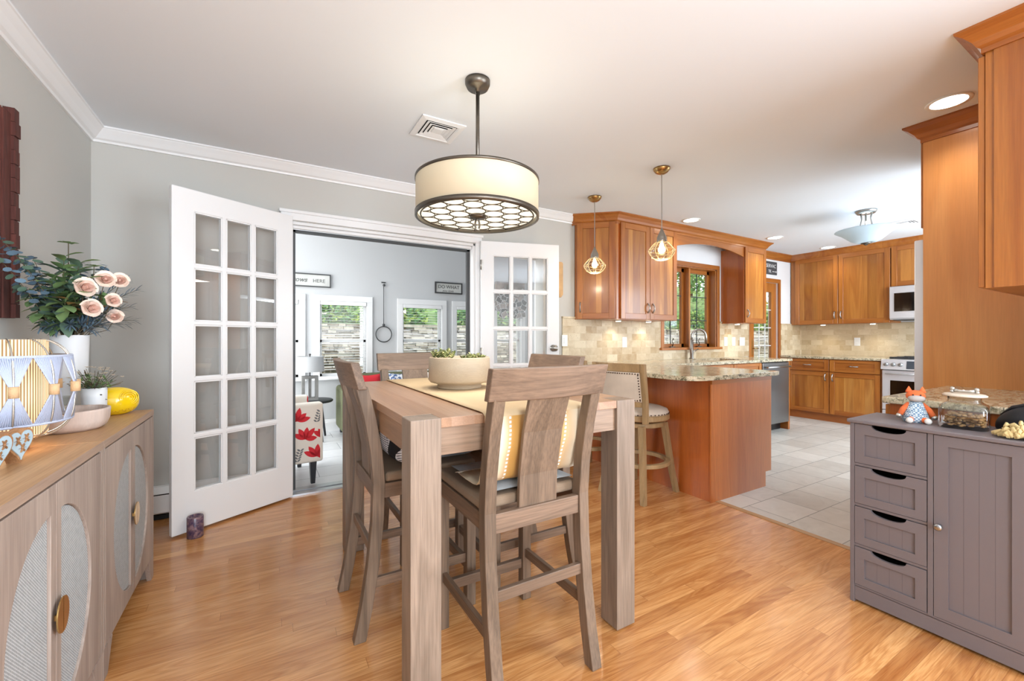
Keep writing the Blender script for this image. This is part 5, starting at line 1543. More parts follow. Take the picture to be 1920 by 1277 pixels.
m = MB(); m.tube([(0, 0, 0.074), (0.001, 0, 0.088)], 0.001, 5); m.build('wick', 'black', c)

# tall vase and bouquet
VX, VY = -0.715, 2.50
c = thing('vase', 'tall white ceramic vase holding the eucalyptus and roses', 'vase', (VX, VY, ST))
m = MB(); m.lathe([(0.001, 0), (0.048, 0), (0.051, 0.004), (0.053, 0.12), (0.057, 0.26), (0.060, 0.355), (0.061, 0.36), (0.057, 0.36), (0.053, 0.26), (0.048, 0.10), (0.001, 0.06)], n=48); m.build('body', 'ceramic', c)
rb = random.Random(11)
bq = thing('bouquet', 'bouquet of eucalyptus, dusty blue sprigs and pale roses in the white vase', 'flowers', (VX, VY, ST + 0.25))
BZ = 0.10
def round_leaf(m, c0, nrm, r, mi):
    n_ = Vector(nrm).normalized(); a = n_.cross(Vector((0.3, 0.2, 1))); a.normalize(); b = n_.cross(a)
    c0 = Vector(c0); vs = [tuple(c0)]; 
    for k in range(9):
        t = 2 * PI * k / 9
        vs.append(tuple(c0 + (a * math.cos(t) + b * math.sin(t) * 0.8) * r + n_ * r * 0.15))
    m.add(vs, [(0, 1 + k, 1 + (k + 1) % 9) for k in range(9)], mi, True)
def branch(kind, tip, mid_lift=0.04, n_l=16, size=0.028):
    """tip relative to the vase axis; bouquet origin is inside the vase"""
    p0 = Vector((rb.uniform(-.03, .03), rb.uniform(-.03, .03), 0.02)); p3 = Vector(tip); p1 = Vector((p0.x * 1.2, p0.y * 1.2, BZ + 0.02)); p2 = p1.lerp(p3, 0.55) + Vector((0, 0, mid_lift))
    def bz(t): return p0 * (1 - t) ** 3 + p1 * 3 * t * (1 - t) ** 2 + p2 * 3 * t * t * (1 - t) + p3 * t ** 3
    m = MB(); m.tube([bz(t / 10) for t in range(11)], [0.0022 - 0.0012 * t / 10 for t in range(11)], 5, 0)
    for k in range(n_l):
        t = 0.42 + 0.58 * (k + 0.5) / n_l
        p = bz(t); d = (bz(min(1, t + 0.02)) - bz(t - 0.02)).normalized()
        side = Matrix.Rotation(k * 2.4, 3, d) @ d.orthogonal().normalized()
        if kind == 'round':
            nr = (d + side * 0.6 + Vector((0, 0, 0.3)))
            round_leaf(m, p + side * size * 0.8, nr, size * rb.uniform(0.8, 1.15), rb.choice((1, 1, 2)))
        elif kind == 'big':
            leaf_quad(m, p, side + d * 0.5 + Vector((0, 0, .25)), size * 2.1 * rb.uniform(.8, 1.2), size * 1.25, rb.choice((1, 1, 2)), 0.25)
        elif kind == 'spr':
            leaf_quad(m, p, side * 0.7 + d, size * 1.6, size * 0.22, 1, 0.1); leaf_quad(m, p, -side * 0.7 + d, size * 1.6, size * 0.22, 1, 0.1)
    return m
specs = []
for tip in [(-0.07, -0.06, 0.30), (-0.07, 0.02, 0.22), (-0.05, -0.10, 0.26), (-0.03, -0.10, 0.33), (-0.06, -0.08, 0.20), (-0.02, 0.02, 0.40), (0.03, -0.05, 0.38), (-0.05, 0.0, 0.36), (0.02, -0.12, 0.24), (-0.08, -0.06, 0.25), (-0.05, -0.06, 0.17), (0.0, -0.10, 0.16), (0.03, -0.10, 0.30), (0.06, -0.08, 0.34), (0.01, -0.08, 0.28), (0.05, -0.02, 0.28), (0.12, 0.05, 0.25), (0.0, -0.06, 0.44), (0.04, -0.04, 0.42)]:
    specs.append(('big', tip, 14, 0.032, ['stem', 'leaf_green', 'leaf_dark'], 'eucalyptus_leaves'))
for tip in [(-0.125, -0.22, 0.47), (-0.125, -0.24, 0.395), (-0.10, -0.12, 0.40), (0.10, 0.06, 0.42), (0.03, 0.02, 0.40), (-0.13, -0.10, 0.30), (-0.10, -0.14, 0.40), (-0.11, -0.18, 0.44), (-0.08, -0.10, 0.42)]:
    specs.append(('round', tip, 26, 0.016, ['stem', 'leaf_blue', 'leaf_dark'], 'eucalyptus_sprig'))
for tip in [(0.20, 0.08, 0.32), (0.18, 0.06, 0.24), (0.17, 0.04, 0.16), (0.08, 0.0, 0.17), (0.10, -0.04, 0.20), (0.19, 0.08, 0.18), (0.03, -0.10, 0.15), (0.07, -0.06, 0.16), (0.11, -0.02, 0.15), (0.16, 0.08, 0.36), (-0.05, -0.12, 0.14), (0.04, -0.02, 0.22), (0.13, -0.02, 0.22), (0.09, -0.05, 0.25), (0.06, -0.04, 0.20), (0.12, 0.02, 0.18), (0.08, -0.02, 0.13), (-0.02, -0.09, 0.13)]:
    specs.append(('spr', tip, 20, 0.026, ['stem', 'leaf_blue'], 'dusty_sprig'))
for kind, tip, nl, sz, mats, nm in specs:
    branch(kind, tip, 0.03, nl, sz).build(nm, mats, bq)
# tan leaf cluster
m = MB()
for k in range(14):
    a = rb.random() * 2 * PI; leaf_quad(m, (0.02 + rb.uniform(-.05, .05), -0.07 + rb.uniform(-.04, .04), 0.21 + rb.uniform(-.03, .05)), (math.cos(a), math.sin(a) - .5, 0.4), 0.05, 0.036, 0, 0.2)
for k in range(6):
    a = rb.random() * 2 * PI; leaf_quad(m, (0.12 + rb.uniform(-.03, .03), 0.02 + rb.uniform(-.03, .03), 0.24 + rb.uniform(-.03, .03)), (math.cos(a), math.sin(a) - .5, 0.2), 0.045, 0.035, 0, 0.2)
m.build('tan_leaves', 'leaf_tan', bq)
def rose(m, c0, r, tilt):
    d = Vector(tilt).normalized(); q = Vector((0, 0, 1)).rotation_difference(d).to_matrix()
    m.ball(tuple(Vector(c0) + q @ Vector((0, 0, r * 0.72))), r * 0.20, 8, 1, m=6)
    for ring, (n_, rr, op, hh) in enumerate(((3, 0.20, -0.3, 1.02), (4, 0.36, -0.1, 1.02), (5, 0.54, 0.1, 0.98), (5, 0.74, 0.35, 0.88), (6, 0.92, 0.6, 0.74), (6, 1.06, 0.9, 0.58))):
        for k in range(n_):
            t0 = 2 * PI * k / n_ + ring; pj = 1 + 0.16 * math.sin(k * 5.3 + ring * 2.1)
            vs = []; fs = []
            for j in range(5):
                v = j / 4
                for i in range(5):
                    u = (i / 4 - 0.5) * 2; t = t0 + u * PI / n_ * 1.02
                    rad = r * (0.15 + (rr - 0.15) * math.sin(v * PI / 2)) * (1 + 0.12 * op * v * v) * (1 + (pj - 1) * v)
                    zz = r * (hh * 1.3 * v - 0.18 * op * v * v * v) * (1 - 0.30 * u * u * v)
                    vs.append(tuple(Vector(c0) + q @ Vector((rad * math.cos(t), rad * math.sin(t), zz))))
            for j in range(4):
                for i in range(4): fs.append((j * 5 + i, j * 5 + i + 1, j * 5 + 6 + i, j * 5 + 5 + i))
            m.add(vs, fs, 1 if ring < 3 else 0, True)
VIEW = Vector((0.715, -2.5, 0)).normalized()
for (p, r) in (((0.061, -0.08, 0.305), 0.040), ((0.085, -0.10, 0.218), 0.037), ((0.108, 0.0, 0.350), 0.036), ((0.152, 0.03, 0.352), 0.033), ((0.140, 0.02, 0.190), 0.030), ((0.140, -0.04, 0.258), 0.030)):
    m = MB(); rose(m, p, r * 0.84, (VIEW.x * 0.9 + rb.uniform(-.4, .5), VIEW.y * 0.9, 0.12))
    ro = m.build('rose', ['rose', 'rose_dark'], bq)
    m = MB(); m.tube([(p[0] * .15, p[1] * .15, 0.05), (p[0] * 0.35, p[1] * 0.35, BZ + 0.01), (p[0] * 0.8, p[1] * 0.7 + .01, p[2] * 0.7), (p[0], p[1] + .006, p[2] - 0.002)], 0.0016, 5)
    for k in range(3): leaf_quad(m, (p[0], p[1] + .006, p[2] - 0.004), (math.cos(k * 2.1), math.sin(k * 2.1), 0.2), 0.03, 0.012, 1)
    m.build('rose_stem', ['stem', 'leaf_green'], bq)
m = MB(); m.tube([(0.0, 0, 0.12), (-0.005, 0.0, 0.36), (-0.005, 0, 0.50)], 0.0018, 5, 0)
for k in range(4):
    t = PI / 2 * k; leaf_quad(m, (-0.005, 0, 0.50), (math.cos(t), math.sin(t), 0.1), 0.035, 0.026, 1, 0.05)
m.tube([(0.07, 0.0, 0.25), (0.075, 0.0, 0.41)], 0.0015, 5, 0)
for k in range(4):
    t = PI / 2 * k; leaf_quad(m, (0.075, 0.0, 0.41), (math.cos(t), math.sin(t), 0.1), 0.03, 0.022, 1, 0.05)
m.build('tall_stem', ['stem', 'leaf_green'], bq)
# small pot of dried flowers
c = thing('flower_pot', 'small white pot with dried flowers behind the lamp', 'plant pot', (-0.615, 2.405, ST))
m = MB(); m.lathe([(0.001, 0), (0.034, 0), (0.038, 0.01), (0.04, 0.10), (0.04, 0.14), (0.036, 0.14), (0.034, 0.12), (0.001, 0.12)], n=32); m.build('pot', 'ceramic', c)
m = MB(); m.tube([(0.028, -0.03, 0.112), (0.0285, -0.0305, 0.113)], 0.004, 6); m.tube([(0.040, -0.012, 0.09), (0.0405, -0.012, 0.091)], 0.004, 6); m.build('painted_eye', 'black', c)
m = MB()
for k in range(60):
    a = rb.random() * 2 * PI; el = rb.uniform(0.3, 1.3); L = rb.uniform(0.05, 0.11)
    d = Vector((math.cos(a) * math.cos(el), math.sin(a) * math.cos(el), math.sin(el)))
    p = Vector((0, 0, 0.125)); m.tube([p, p + d * L], 0.0009, 4, 0)
    for j in range(3): leaf_quad(m, p + d * L * rb.uniform(.35, .8), (rb.uniform(-1, 1), rb.uniform(-1, 1), rb.uniform(-.3, .8)), 0.020, 0.008, rb.choice((1, 1, 2)), 0.1)
m.build('dried_foliage', ['stem', 'leaf_green', 'leaf_dark'], c)
m = MB()
for k in range(34):
    a = rb.random() * 2 * PI; el = rb.uniform(0.1, 1.4); L = rb.uniform(0.07, 0.115)
    d = Vector((math.cos(a) * math.cos(el), math.sin(a) * math.cos(el), math.sin(el))); p = Vector((0, 0, 0.125)) + d * L
    for j in range(5):
        t = 2 * PI * j / 5; leaf_quad(m, p, (math.cos(t), math.sin(t), 0.5), 0.010, 0.006, 0, 0)
m.build('blossom', 'cream_flower', c)

# yellow ceramic pufferfish / bird
c = thing('ceramic_ornament', 'glossy yellow ceramic fish ornament at the far end of the sideboard', 'ornament', (-0.592, 2.568, ST), math.radians(25))
c.matrix_basis = c.matrix_basis @ Matrix.Scale(1.13, 4)
m = MB()
n = 28; k_ = 18; rings = []
for j in range(k_ + 1):
    v = j / k_; a = PI * v
    x_ = -0.078 * math.cos(a); rr = 0.058 * math.sin(a) ** 0.75 if 0 < v < 1 else 0.0005
    if v > 0.8: rr *= 1.0
    rings.append([(x_, rr * 0.9 * math.cos(2 * PI * i / n), max(0.0, 0.053 + rr * math.sin(2 * PI * i / n))) for i in range(n)])
m.ring_sweep(rings, 0, True, True, True); m.build('body', 'yellow', c)
m = MB()
for s in (-1,):
    for rr in (0.030, 0.024, 0.017, 0.010):
        m.tube([(0.036 + rr * math.cos(2 * PI * k / 24), s * (0.0475 - 0.12 * (rr * math.cos(2 * PI * k / 24) + .01) - 6 * (rr * math.sin(2 * PI * k / 24)) ** 2), 0.068 + rr * math.sin(2 * PI * k / 24)) for k in range(24)], 0.0022, 6, closed=True)
m.build('cheek_rings', 'yellow', c)
m = MB(); m.ball((0.066, -0.0265, 0.072), 0.006, 10); m.build('eye', 'black', c)
m = MB()
for k in range(4): m.tube([(0.05 - 0.02 * k, -0.045, 0.028 - .003 * k), (0.045 - 0.02 * k, -0.040, 0.014), (0.035 - 0.02 * k, -0.044, 0.024 - .003 * k)], 0.0015, 5)
m.build('carved_scales', 'yellow_dark', c)

# wall art at the left edge
c = thing('wall_art', 'dark red barn wood panel hanging on the left wall', 'wall art', (XL, 2.2, 1.24))
m = MB()
yy = 1.85
while yy < 2.53:
    w_ = min(0.075, 2.54 - yy); m.box(XL + 0.001, XL + 0.02 + rb.uniform(0, 0.008), yy, yy + w_ - 0.003, 1.24 + rb.uniform(0, .004), 2.077 - rb.uniform(0, .006)); yy += 0.075
m.build('planks', 'barn_wood', c, world=True)
m = MB()
z = 1.245
while z < 2.07:
    m.box(XL + 0.003, XL + 0.034 + rb.uniform(0, 0.006), 2.505, 2.54 + rb.uniform(0, 0.008), z, z + 0.055); z += 0.057
m.build('edge_blocks', 'barn_wood', c, world=True)
# wall plaque right of the right door
c = thing('wall_plaque', 'tan wooden plaque showing beside the right glazed door', 'plaque', (2.55, YF, 1.76))
m = MB(); pts = [(2.46, 1.60), (2.46, 1.93), (2.48, 1.95), (2.645, 1.95), (2.658, 1.935), (2.658, 1.615), (2.635, 1.585), (2.48, 1.585)]
vs, fs = plate(pts, [], YF - 0.018, YF - 0.001); m.add(vs, fs); m.build('board', 'tan_plaque', c, world=True, bevel=0.003)

# blue mosaic candle on the floor
c = thing('pillar_candle_holder', 'purple and blue glazed pillar on the floor against the left glazed door', 'candle holder', (-0.352, 3.075, 0))
m = MB(); m.lathe([(0.001, 0), (0.037, 0), (0.041, 0.004), (0.041, 0.118), (0.038, 0.122), (0.033, 0.122), (0.032, 0.10), (0.001, 0.10)], n=32); m.build('body', 'candle', c)

# ------------------------------------------------------------------ grey storage cabinet
GX0, GX1, GY0, GY1, GZ = 2.245, 2.540, 0.335, 0.865, 0.806
c = thing('storage_cabinet', 'grey storage cabinet with four drawers and one door', 'cabinet', ((GX0 + GX1) / 2, (GY0 + GY1) / 2, 0))
m = MB(); m.box(GX0 - 0.012, GX1, GY0 - 0.008, GY1 + 0.008, GZ - 0.016, GZ); m.build('top', 'grey_cab', c, world=True, bevel=0.004)
ft = 0.016
m = MB()
m.box(GX0, GX1, GY1 - ft, GY1, 0, GZ - 0.017); m.box(GX0, GX1, GY0, GY0 + ft, 0, GZ - 0.017)
m.box(GX0, GX1, 0.594, 0.611, 0.075, GZ - 0.017); m.box(GX1 - 0.006, GX1, GY0 + ft, GY1 - ft, 0.02, GZ - 0.017)
m.box(GX0 + 0.002, GX0 + 0.02, GY0 + ft, GY1 - ft, 0.012, 0.075); m.box(GX0 + 0.002, GX1 - 0.006, GY0 + ft, GY1 - ft, 0.070, 0.082)
zs = [0.255, 0.432, 0.609]
for z in zs: m.box(GX0 + 0.002, GX1 - 0.006, 0.611, GY1 - ft, z - 0.006, z + 0.006)
m.build('body', 'grey_cab', c, world=True, bevel=0.0015, seg=1)
dz = [(0.084, 0.247), (0.263, 0.424), (0.440, 0.601), (0.617, 0.787)]
ya, yb = 0.613, GY1 - ft - 0.002
for (z0, z1) in dz:
    W_ = yb - ya; H_ = z1 - z0
    # local X: from far edge (left in view) to near edge
    cut = [(0.24 * W_ + 0.5 * W_ * (1 - math.cos(PI * k / 12)) / 2, H_ - 0.024 * math.sin(PI * k / 12) ** 0.8) for k in range(13)]
    outer = [(0, 0), (W_, 0), (W_, H_)] + [(p[0], p[1]) for p in cut[::-1]] + [(0, H_)]
    T = 0.014; s = 0.034
    inner = [(s, s), (W_ - s, s), (W_ - s, H_ - 0.045), (s, H_ - 0.045)]
    vs, fs = plate(outer, [inner], 0, T)
    m = MB(); m.add([(GX0 - 0.001 + p[1], yb - p[0], z0 + p[2]) for p in vs], fs)
    m.box(GX0 + 0.007, GX0 + 0.012, yb - (W_ - s), yb - s, z0 + s, z1 - 0.045)
    for k in range(1, 4): q = yb - s - (W_ - 2 * s) * k / 4; m.box(GX0 + 0.0066, GX0 + 0.007, q - 0.0006, q + 0.0006, z0 + s, z1 - 0.045, 1)
    d = m.build('drawer', ['grey_cab', 'grey_cab_line'], c, world=True, bevel=0.001, seg=1)
    m = MB(); m.box(GX0 + 0.02, GX1 - 0.02, ya + 0.004, yb - 0.004, z0 + 0.004, z0 + 0.12); m.build('drawer_box', 'gap', None)
    o = bpy.context.scene.collection.objects[-1]; o.data.transform(c.matrix_basis.inverted()); o.parent = d
ya, yb = GY0 + ft + 0.002, 0.592; z0, z1 = 0.084, 0.787; W_ = yb - ya; H_ = z1 - z0; s = 0.040
vs, fs = plate([(0, 0), (W_, 0), (W_, H_), (0, H_)], [[(s, s + .005), (W_ - s, s + .005), (W_ - s, H_ - s), (s, H_ - s)]], 0, 0.014)
m = MB(); m.add([(GX0 - 0.001 + p[1], yb - p[0], z0 + p[2]) for p in vs], fs)
m.box(GX0 + 0.007, GX0 + 0.012, ya + s, yb - s, z0 + s + .005, z1 - s)
for k in range(1, 4): q = yb - s - (W_ - 2 * s) * k / 4; m.box(GX0 + 0.0066, GX0 + 0.007, q - 0.0006, q + 0.0006, z0 + s, z1 - s, 1)
d = m.build('door', ['grey_cab', 'grey_cab_line'], c, world=True, bevel=0.001, seg=1)
m = MB(); m.lathe([(0.001, 0), (0.007, 0), (0.006, 0.012), (0.0125, 0.017), (0.013, 0.024), (0.008, 0.028), (0.001, 0.028)], n=20); m.xf(Matrix.Translation((GX0 - 0.001, yb - 0.017, 0.438)) @ Matrix.Rotation(-PI / 2, 4, 'Y'))
kb = m.build('knob', 'steel', None); kb.data.transform(c.matrix_basis.inverted()); kb.parent = d

# plush toy
c = thing('plush_toy', 'orange and grey fox plush in blue plaid dress on the grey cabinet', 'toy', (2.395, 0.735, GZ), -PI / 2 - math.radians(20))
# local -Y faces the viewer
m = MB(); m.lathe([(0.001, 0), (0.034, 0.0), (0.038, 0.012), (0.030, 0.04), (0.020, 0.068), (0.012, 0.074), (0.001, 0.076)], n=24); m.build('dress', 'plaid', c)
m = MB(); m.ball((0, 0, 0.093), 0.026, 18, 0, (1.05, 0.85, 0.8)); m.build('head', 'orange_fab', c)
m = MB(); m.ball((0, -0.014, 0.085), 0.021, 16, 0, (1.15, 0.9, 0.6)); m.build('muzzle', 'plush_grey', c)
for s in (-1, 1):
    m = MB(); m.ring_sweep([[(s * 0.018 + 0.010 * math.cos(2 * PI * i / 8) * q, 0.004 * math.sin(2 * PI * i / 8) * q, z) for i in range(8)] for q, z in ((1, 0.105), (0.8, 0.113), (0.1, 0.127))], 0); m.build('ear', 'orange_fab', c)
    m = MB(); m.tube([(s * 0.016, 0, 0.064), (s * 0.034, -0.006, 0.044), (s * 0.044, -0.012, 0.024)], [0.009, 0.009, 0.008], 10); m.build('arm', 'orange_fab', c)
    m = MB(); m.ball((s * 0.047, -0.013, 0.020), 0.009, 10); m.build('paw', 'bone', c)
    m = MB(); m.tube([(s * 0.014, -0.02, 0.012), (s * 0.022, -0.045, 0.010)], 0.0095, 10); m.build('leg', 'orange_fab', c)
    m = MB(); m.ball((s * 0.024, -0.052, 0.0105), 0.0105, 10); m.build('foot', 'plush_white', c)
    m = MB(); m.ball((s * 0.010, -0.0215, 0.098), 0.0025, 8); m.build('eye', 'black', c)
c.matrix_basis = Matrix.Translation((2.400, 0.690, GZ)) @ Matrix.Rotation(-PI / 2 + math.radians(25), 4, 'Z') @ Matrix.Scale(1.18, 4)

# treat jar with bone lid
JX, JY = 2.405, 0.545
c = thing('treat_jar', 'square glass treat jar with bone handled lid on the grey cabinet', 'jar', (JX, JY, GZ), math.radians(8))
def sq_ring(a, z, rad=0.02, n=5):
    P = []
    for (sx, sy, t0) in ((1, 1, 0), (-1, 1, PI / 2), (-1, -1, PI), (1, -1, 3 * PI / 2)):
        for k in range(n):
            t = t0 + PI / 2 * k / (n - 1); P.append((sx * (a - rad) + rad * math.cos(t), sy * (a - rad) + rad * math.sin(t), z))
    return P
m = MB(); m.ring_sweep([sq_ring(0.058, 0), sq_ring(0.064, 0.004), sq_ring(0.064, 0.068), sq_ring(0.060, 0.080), sq_ring(0.048, 0.088), sq_ring(0.042, 0.095), sq_ring(0.042, 0.112)], 0, True, True, True); m.build('jar_body', 'jar_glass', c)
m = MB(); m.lathe([(0.001, 0.112), (0.058, 0.112), (0.059, 0.116), (0.052, 0.120), (0.001, 0.121)], n=36); m.build('lid', 'lid', c)
m = MB(); m.tube([(0, -0.026, 0.131), (0, -0.012, 0.129), (0, 0.012, 0.129), (0, 0.026, 0.131)], [0.007, 0.005, 0.005, 0.007], 10)
for s in (-1, 1):
    m.ball((0, s * 0.031, 0.136), 0.0075, 10); m.ball((0, s * 0.032, 0.1275), 0.0065, 10)
m.build('bone_handle', 'bone', c)
c.matrix_basis = c.matrix_basis @ Matrix.Diagonal((1.08, 1.08, 1.12, 1))
# biscuits: uncountable fill
m = MB(); rk = random.Random(5)
for k in range(170):
    layer = k // 34; p = (rk.uniform(-.048, .048), rk.uniform(-.048, .048), 0.010 + layer * 0.0085 + rk.uniform(0, .004)); 
    m.ball(p, 0.0085, 7, 0, (rk.uniform(.9, 1.4), rk.uniform(.6, 1.1), 0.5), 4)
o = m.build('dog_biscuits', 'kibble'); o.location = (JX, JY, GZ); o.rotation_euler = (0, 0, math.radians(8)); o.scale = (1.08, 1.08, 1.12); tag(o, 'brown dog biscuits filling the square glass jar', 'dog biscuits', kind='stuff')

# black glove-like cap and rope toy
def blob(name, label, cat, mat, loc, pts, rads, n=14, sub=2):
    m = MB(); m.tube(pts, rads, n); o = m.build(name, mat, subsurf=1); o.location = loc; return tag(o, label, cat)
c = thing('leather_slipper', 'black leather slipper lying on the grey cabinet right of the jar', 'slipper', (2.440, 0.400, GZ))
c.matrix_basis = c.matrix_basis @ Matrix.Diagonal((1.0, 1.0, 1.65, 1))
m = MB()
prof = [(0.045, 0.078, 0.010, 0.016), (0.042, 0.070, 0.022, 0.030), (0.030, 0.045, 0.034, 0.046), (0.015, 0.015, 0.040, 0.060), (0.0, -0.02, 0.040, 0.066), (-0.005, -0.06, 0.036, 0.054), (0.0, -0.085, 0.026, 0.036), (0.0, -0.095, 0.010, 0.018)]
rings = []
for (x_, y_, a, h_) in prof:
    rings.append([(x_ + a * math.cos(t), y_, h_ / 2 + h_ / 2 * math.sin(t)) for t in [2 * PI * k / 16 for k in range(16)]])
m.ring_sweep(rings, 0, True, True, True); m.build('upper', 'black_leather', c, subsurf=1)
m = MB(); m.tube([(0.045, 0.062, 0.034), (0.02, 0.03, 0.056), (-0.002, -0.01, 0.066), (-0.005, -0.05, 0.058)], 0.004, 8); m.build('seam', 'black_leather', c)
c = thing('rope_toy', 'tan knotted rope dog toy at the front corner of the grey cabinet', 'dog toy', (2.300, 0.380, GZ))
c.matrix_basis = c.matrix_basis @ Matrix.Diagonal((1.0, 1.0, 1.5, 1))
m = MB()
for k in range(90):
    a = rk.random() * 2 * PI; q = rk.random() ** 0.5
    x0, y0 = 0.046 * q * math.cos(a), 0.058 * q * math.sin(a)
    z0 = 0.0065 + rk.random() * 0.036 * (1 - q * q)
    dx, dy = rk.uniform(-.012, .012), rk.uniform(-.016, .016)
    m.tube([(x0 - dx, y0 - dy, z0), (x0, y0, z0 + 0.004), (x0 + dx, y0 + dy, max(0.0062, z0 - .003))], [0.0045, 0.006, 0.0045], 6)
m.build('strands', 'tan_rope', c)

# ------------------------------------------------------------------ signs
def text_obj(body, size, loc, rot, mat, parent, extr=0.001, name='lettering', shear=0, align='CENTER', bold=0):
    cu = bpy.data.curves.new(name, 'FONT'); cu.body = body; cu.size = size; cu.extrude = extr; cu.align_x = align; cu.align_y = 'CENTER'; cu.shear = shear; cu.offset = bold
    cu.materials.append(M[mat])
    tmp = bpy.data.objects.new('tmp', cu); COL.objects.link(tmp)
    me = bpy.data.meshes.new_from_object(tmp); bpy.data.objects.remove(tmp)
    o = bpy.data.objects.new(name, me); COL.objects.link(o)
    o.matrix_basis = parent.matrix_basis.inverted() @ Matrix.Translation(Vector(loc)) @ Matrix.Rotation(rot[2], 4, 'Z') @ Matrix.Rotation(rot[0], 4, 'X')
    o.parent = parent
    return o
def sign(name, label, x0, x1, z0, z1, y, face, frame, fw):
    c = thing(name, label, 'sign', ((x0 + x1) / 2, y, (z0 + z1) / 2))
    m = MB(); m.box(x0 + 0.002, x1 - 0.002, y - 0.014, y - 0.001, z0 + 0.002, z1 - 0.002); m.build('board', face, c, world=True)
    if fw:
        m = MB(); m.box(x0, x1, y - 0.024, y - 0.001, z1 - fw, z1); m.box(x0, x1, y - 0.024, y - 0.001, z0, z0 + fw); m.box(x0, x0 + fw, y - 0.024, y - 0.001, z0 + fw, z1 - fw); m.box(x1 - fw, x1, y - 0.024, y - 0.001, z0 + fw, z1 - fw)
        m.build('frame', frame, c, world=True)
    return c
c = sign('wall_sign', 'long framed LOVE Grows HERE sign on the sunroom wall', -0.02, 0.728, 1.808, 1.975, SY, 'sign_pale', 'dark_line', 0.013)
text_obj('LOVE', 0.07, (0.10, SY - 0.0155, 1.895), (PI / 2, 0, 0), 'sign_text_dark', c)
text_obj('Grows', 0.08, (0.34, SY - 0.0155, 1.892), (PI / 2, 0, 0), 'sign_text_dark', c, shear=0.35, bold=0.001)
text_obj('HERE', 0.062, (0.59, SY - 0.0155, 1.885), (PI / 2, 0, 0), 'sign_text_dark', c)
c = sign('wall_sign', 'short grey framed DO WHAT sign at the right of the sunroom wall', 2.122, 2.548, 1.818, 1.985, SY, 'sign_pale', 'dark_line', 0.018)
text_obj('DO WHAT', 0.068, (2.335, SY - 0.0155, 1.915), (PI / 2, 0, 0), 'sign_text_dark', c, bold=0.001)
text_obj('you love', 0.05, (2.32, SY - 0.0155, 1.860), (PI / 2, 0, 0), 'sign_text_dark', c, shear=0.35)
c = sign('wall_sign', 'dark charcoal sign with white letters above the back door', 6.28, 6.70, 2.118, 2.315, YF, 'sign_dark', 'sign_dark', 0)
text_obj('SERVAC', 0.075, (6.535, YF - 0.0155, 2.245), (PI / 2, 0, 0), 'sign_text_white', c)
text_obj('TK', 0.06, (6.50, YF - 0.0155, 2.165), (PI / 2, 0, 0), 'sign_text_white', c, bold=0.001)
m = MB(); m.box(6.58, 6.66, YF - 0.0165, YF - 0.0145, 2.162, 2.170); m.prism([(6.655, 2.166), (6.68, 2.182), (6.68, 2.150)], YF - 0.0165, YF - 0.0145, axis='y'); m.ball((6.583, YF - 0.0155, 2.166), 0.010, 10, 0, (1, 0.1, 1))
m.build('arrow_motif', 'sign_text_white', c, world=True)

# ring and rod wall hanging in the sunroom
c = thing('wall_hanging', 'black ring on a long hook hanging between the sunroom windows', 'wall hanging', (1.393, SY, 1.5))
m = MB(); m.tube([(1.393 + 0.105 * math.cos(2 * PI * k / 40), SY - 0.02, 1.219 + 0.105 * math.sin(2 * PI * k / 40)) for k in range(40)], 0.007, 8, closed=True); m.build('ring', 'dark_line', c, world=True)
m = MB(); m.tube([(1.393, SY - 0.015, 1.34), (1.393, SY - 0.015, 1.88)], 0.004, 6); m.ball((1.393, SY - 0.015, 1.345), 0.018, 8); m.ball((1.398, SY - 0.015, 1.885), 0.018, 8); m.build('rod', 'dark_line', c, world=True)
m = MB(); m.box(1.365, 1.42, SY - 0.012, SY - 0.001, 1.915, 1.93); m.build('hook_plate', 'dark_line', c, world=True)
c = thing('pull_chain', 'fan pull chain dangling in the sunroom', 'pull chain', (1.884 * 0.88, 5.15, 2.9))
m = MB(); m.tube([(0, 0, 0.1), (0, 0, -0.50)], 0.0018, 5); m.build('chain', 'white', c)
m = MB(); m.lathe([(0.001, -0.545), (0.009, -0.54), (0.010, -0.51), (0.001, -0.50)], n=10); m.build('pull', 'nickel', c)

# photo collage and framed picture seen through the right door
c = thing('photo_collage', 'photo collage canvas hung over the sunroom windows', 'picture', (3.3, SY, 1.75))
m = MB(); m.box(3.10, 3.62, SY - 0.03, SY - 0.024, 1.60, 2.05); m.box(3.10, 3.62, SY - 0.06, SY - 0.03, 1.86, 2.05); m.build('canvas', 'photo_mid', c, world=True)
m = MB(); rp = random.Random(9); m2 = MB(); m3 = MB()
for k in range(46):
    x_, z_ = rp.uniform(3.10, 3.60), rp.uniform(1.52, 1.90); a = rp.uniform(-.6, .6); y_ = SY - 0.062 - 0.0006 * k
    def pq(s_, yy): return [(x_ + s_ * (u * math.cos(a) - v * math.sin(a)), yy, z_ + s_ * (u * math.sin(a) + v * math.cos(a))) for u, v in ((-1, -.75), (1, -.75), (1, .75), (-1, .75))]
    m.add(pq(0.055, y_), [(0, 1, 2, 3)]); (m2 if k % 3 else m3).add(pq(0.048, y_ - 0.0003), [(0, 1, 2, 3)])
m.build('photo_borders', 'white', c, world=True); m2.build('photos', 'photo_dark', c, world=True); m3.build('photos', 'photo_mid', c, world=True)
c = thing('framed_picture', 'dark framed picture on the right sunroom wall, seen through door glass', 'picture', (SX1, 5.3, 1.9))
m = MB(); m.box(SX1 - 0.03, SX1 - 0.001, 5.15, 5.50, 1.68, 2.12); m.build('frame', 'dark_line', c, world=True)
m = MB(); m.box(SX1 - 0.034, SX1 - 0.0305, 5.18, 5.47, 1.71, 2.09); m.build('artwork', 'photo_mid', c, world=True)

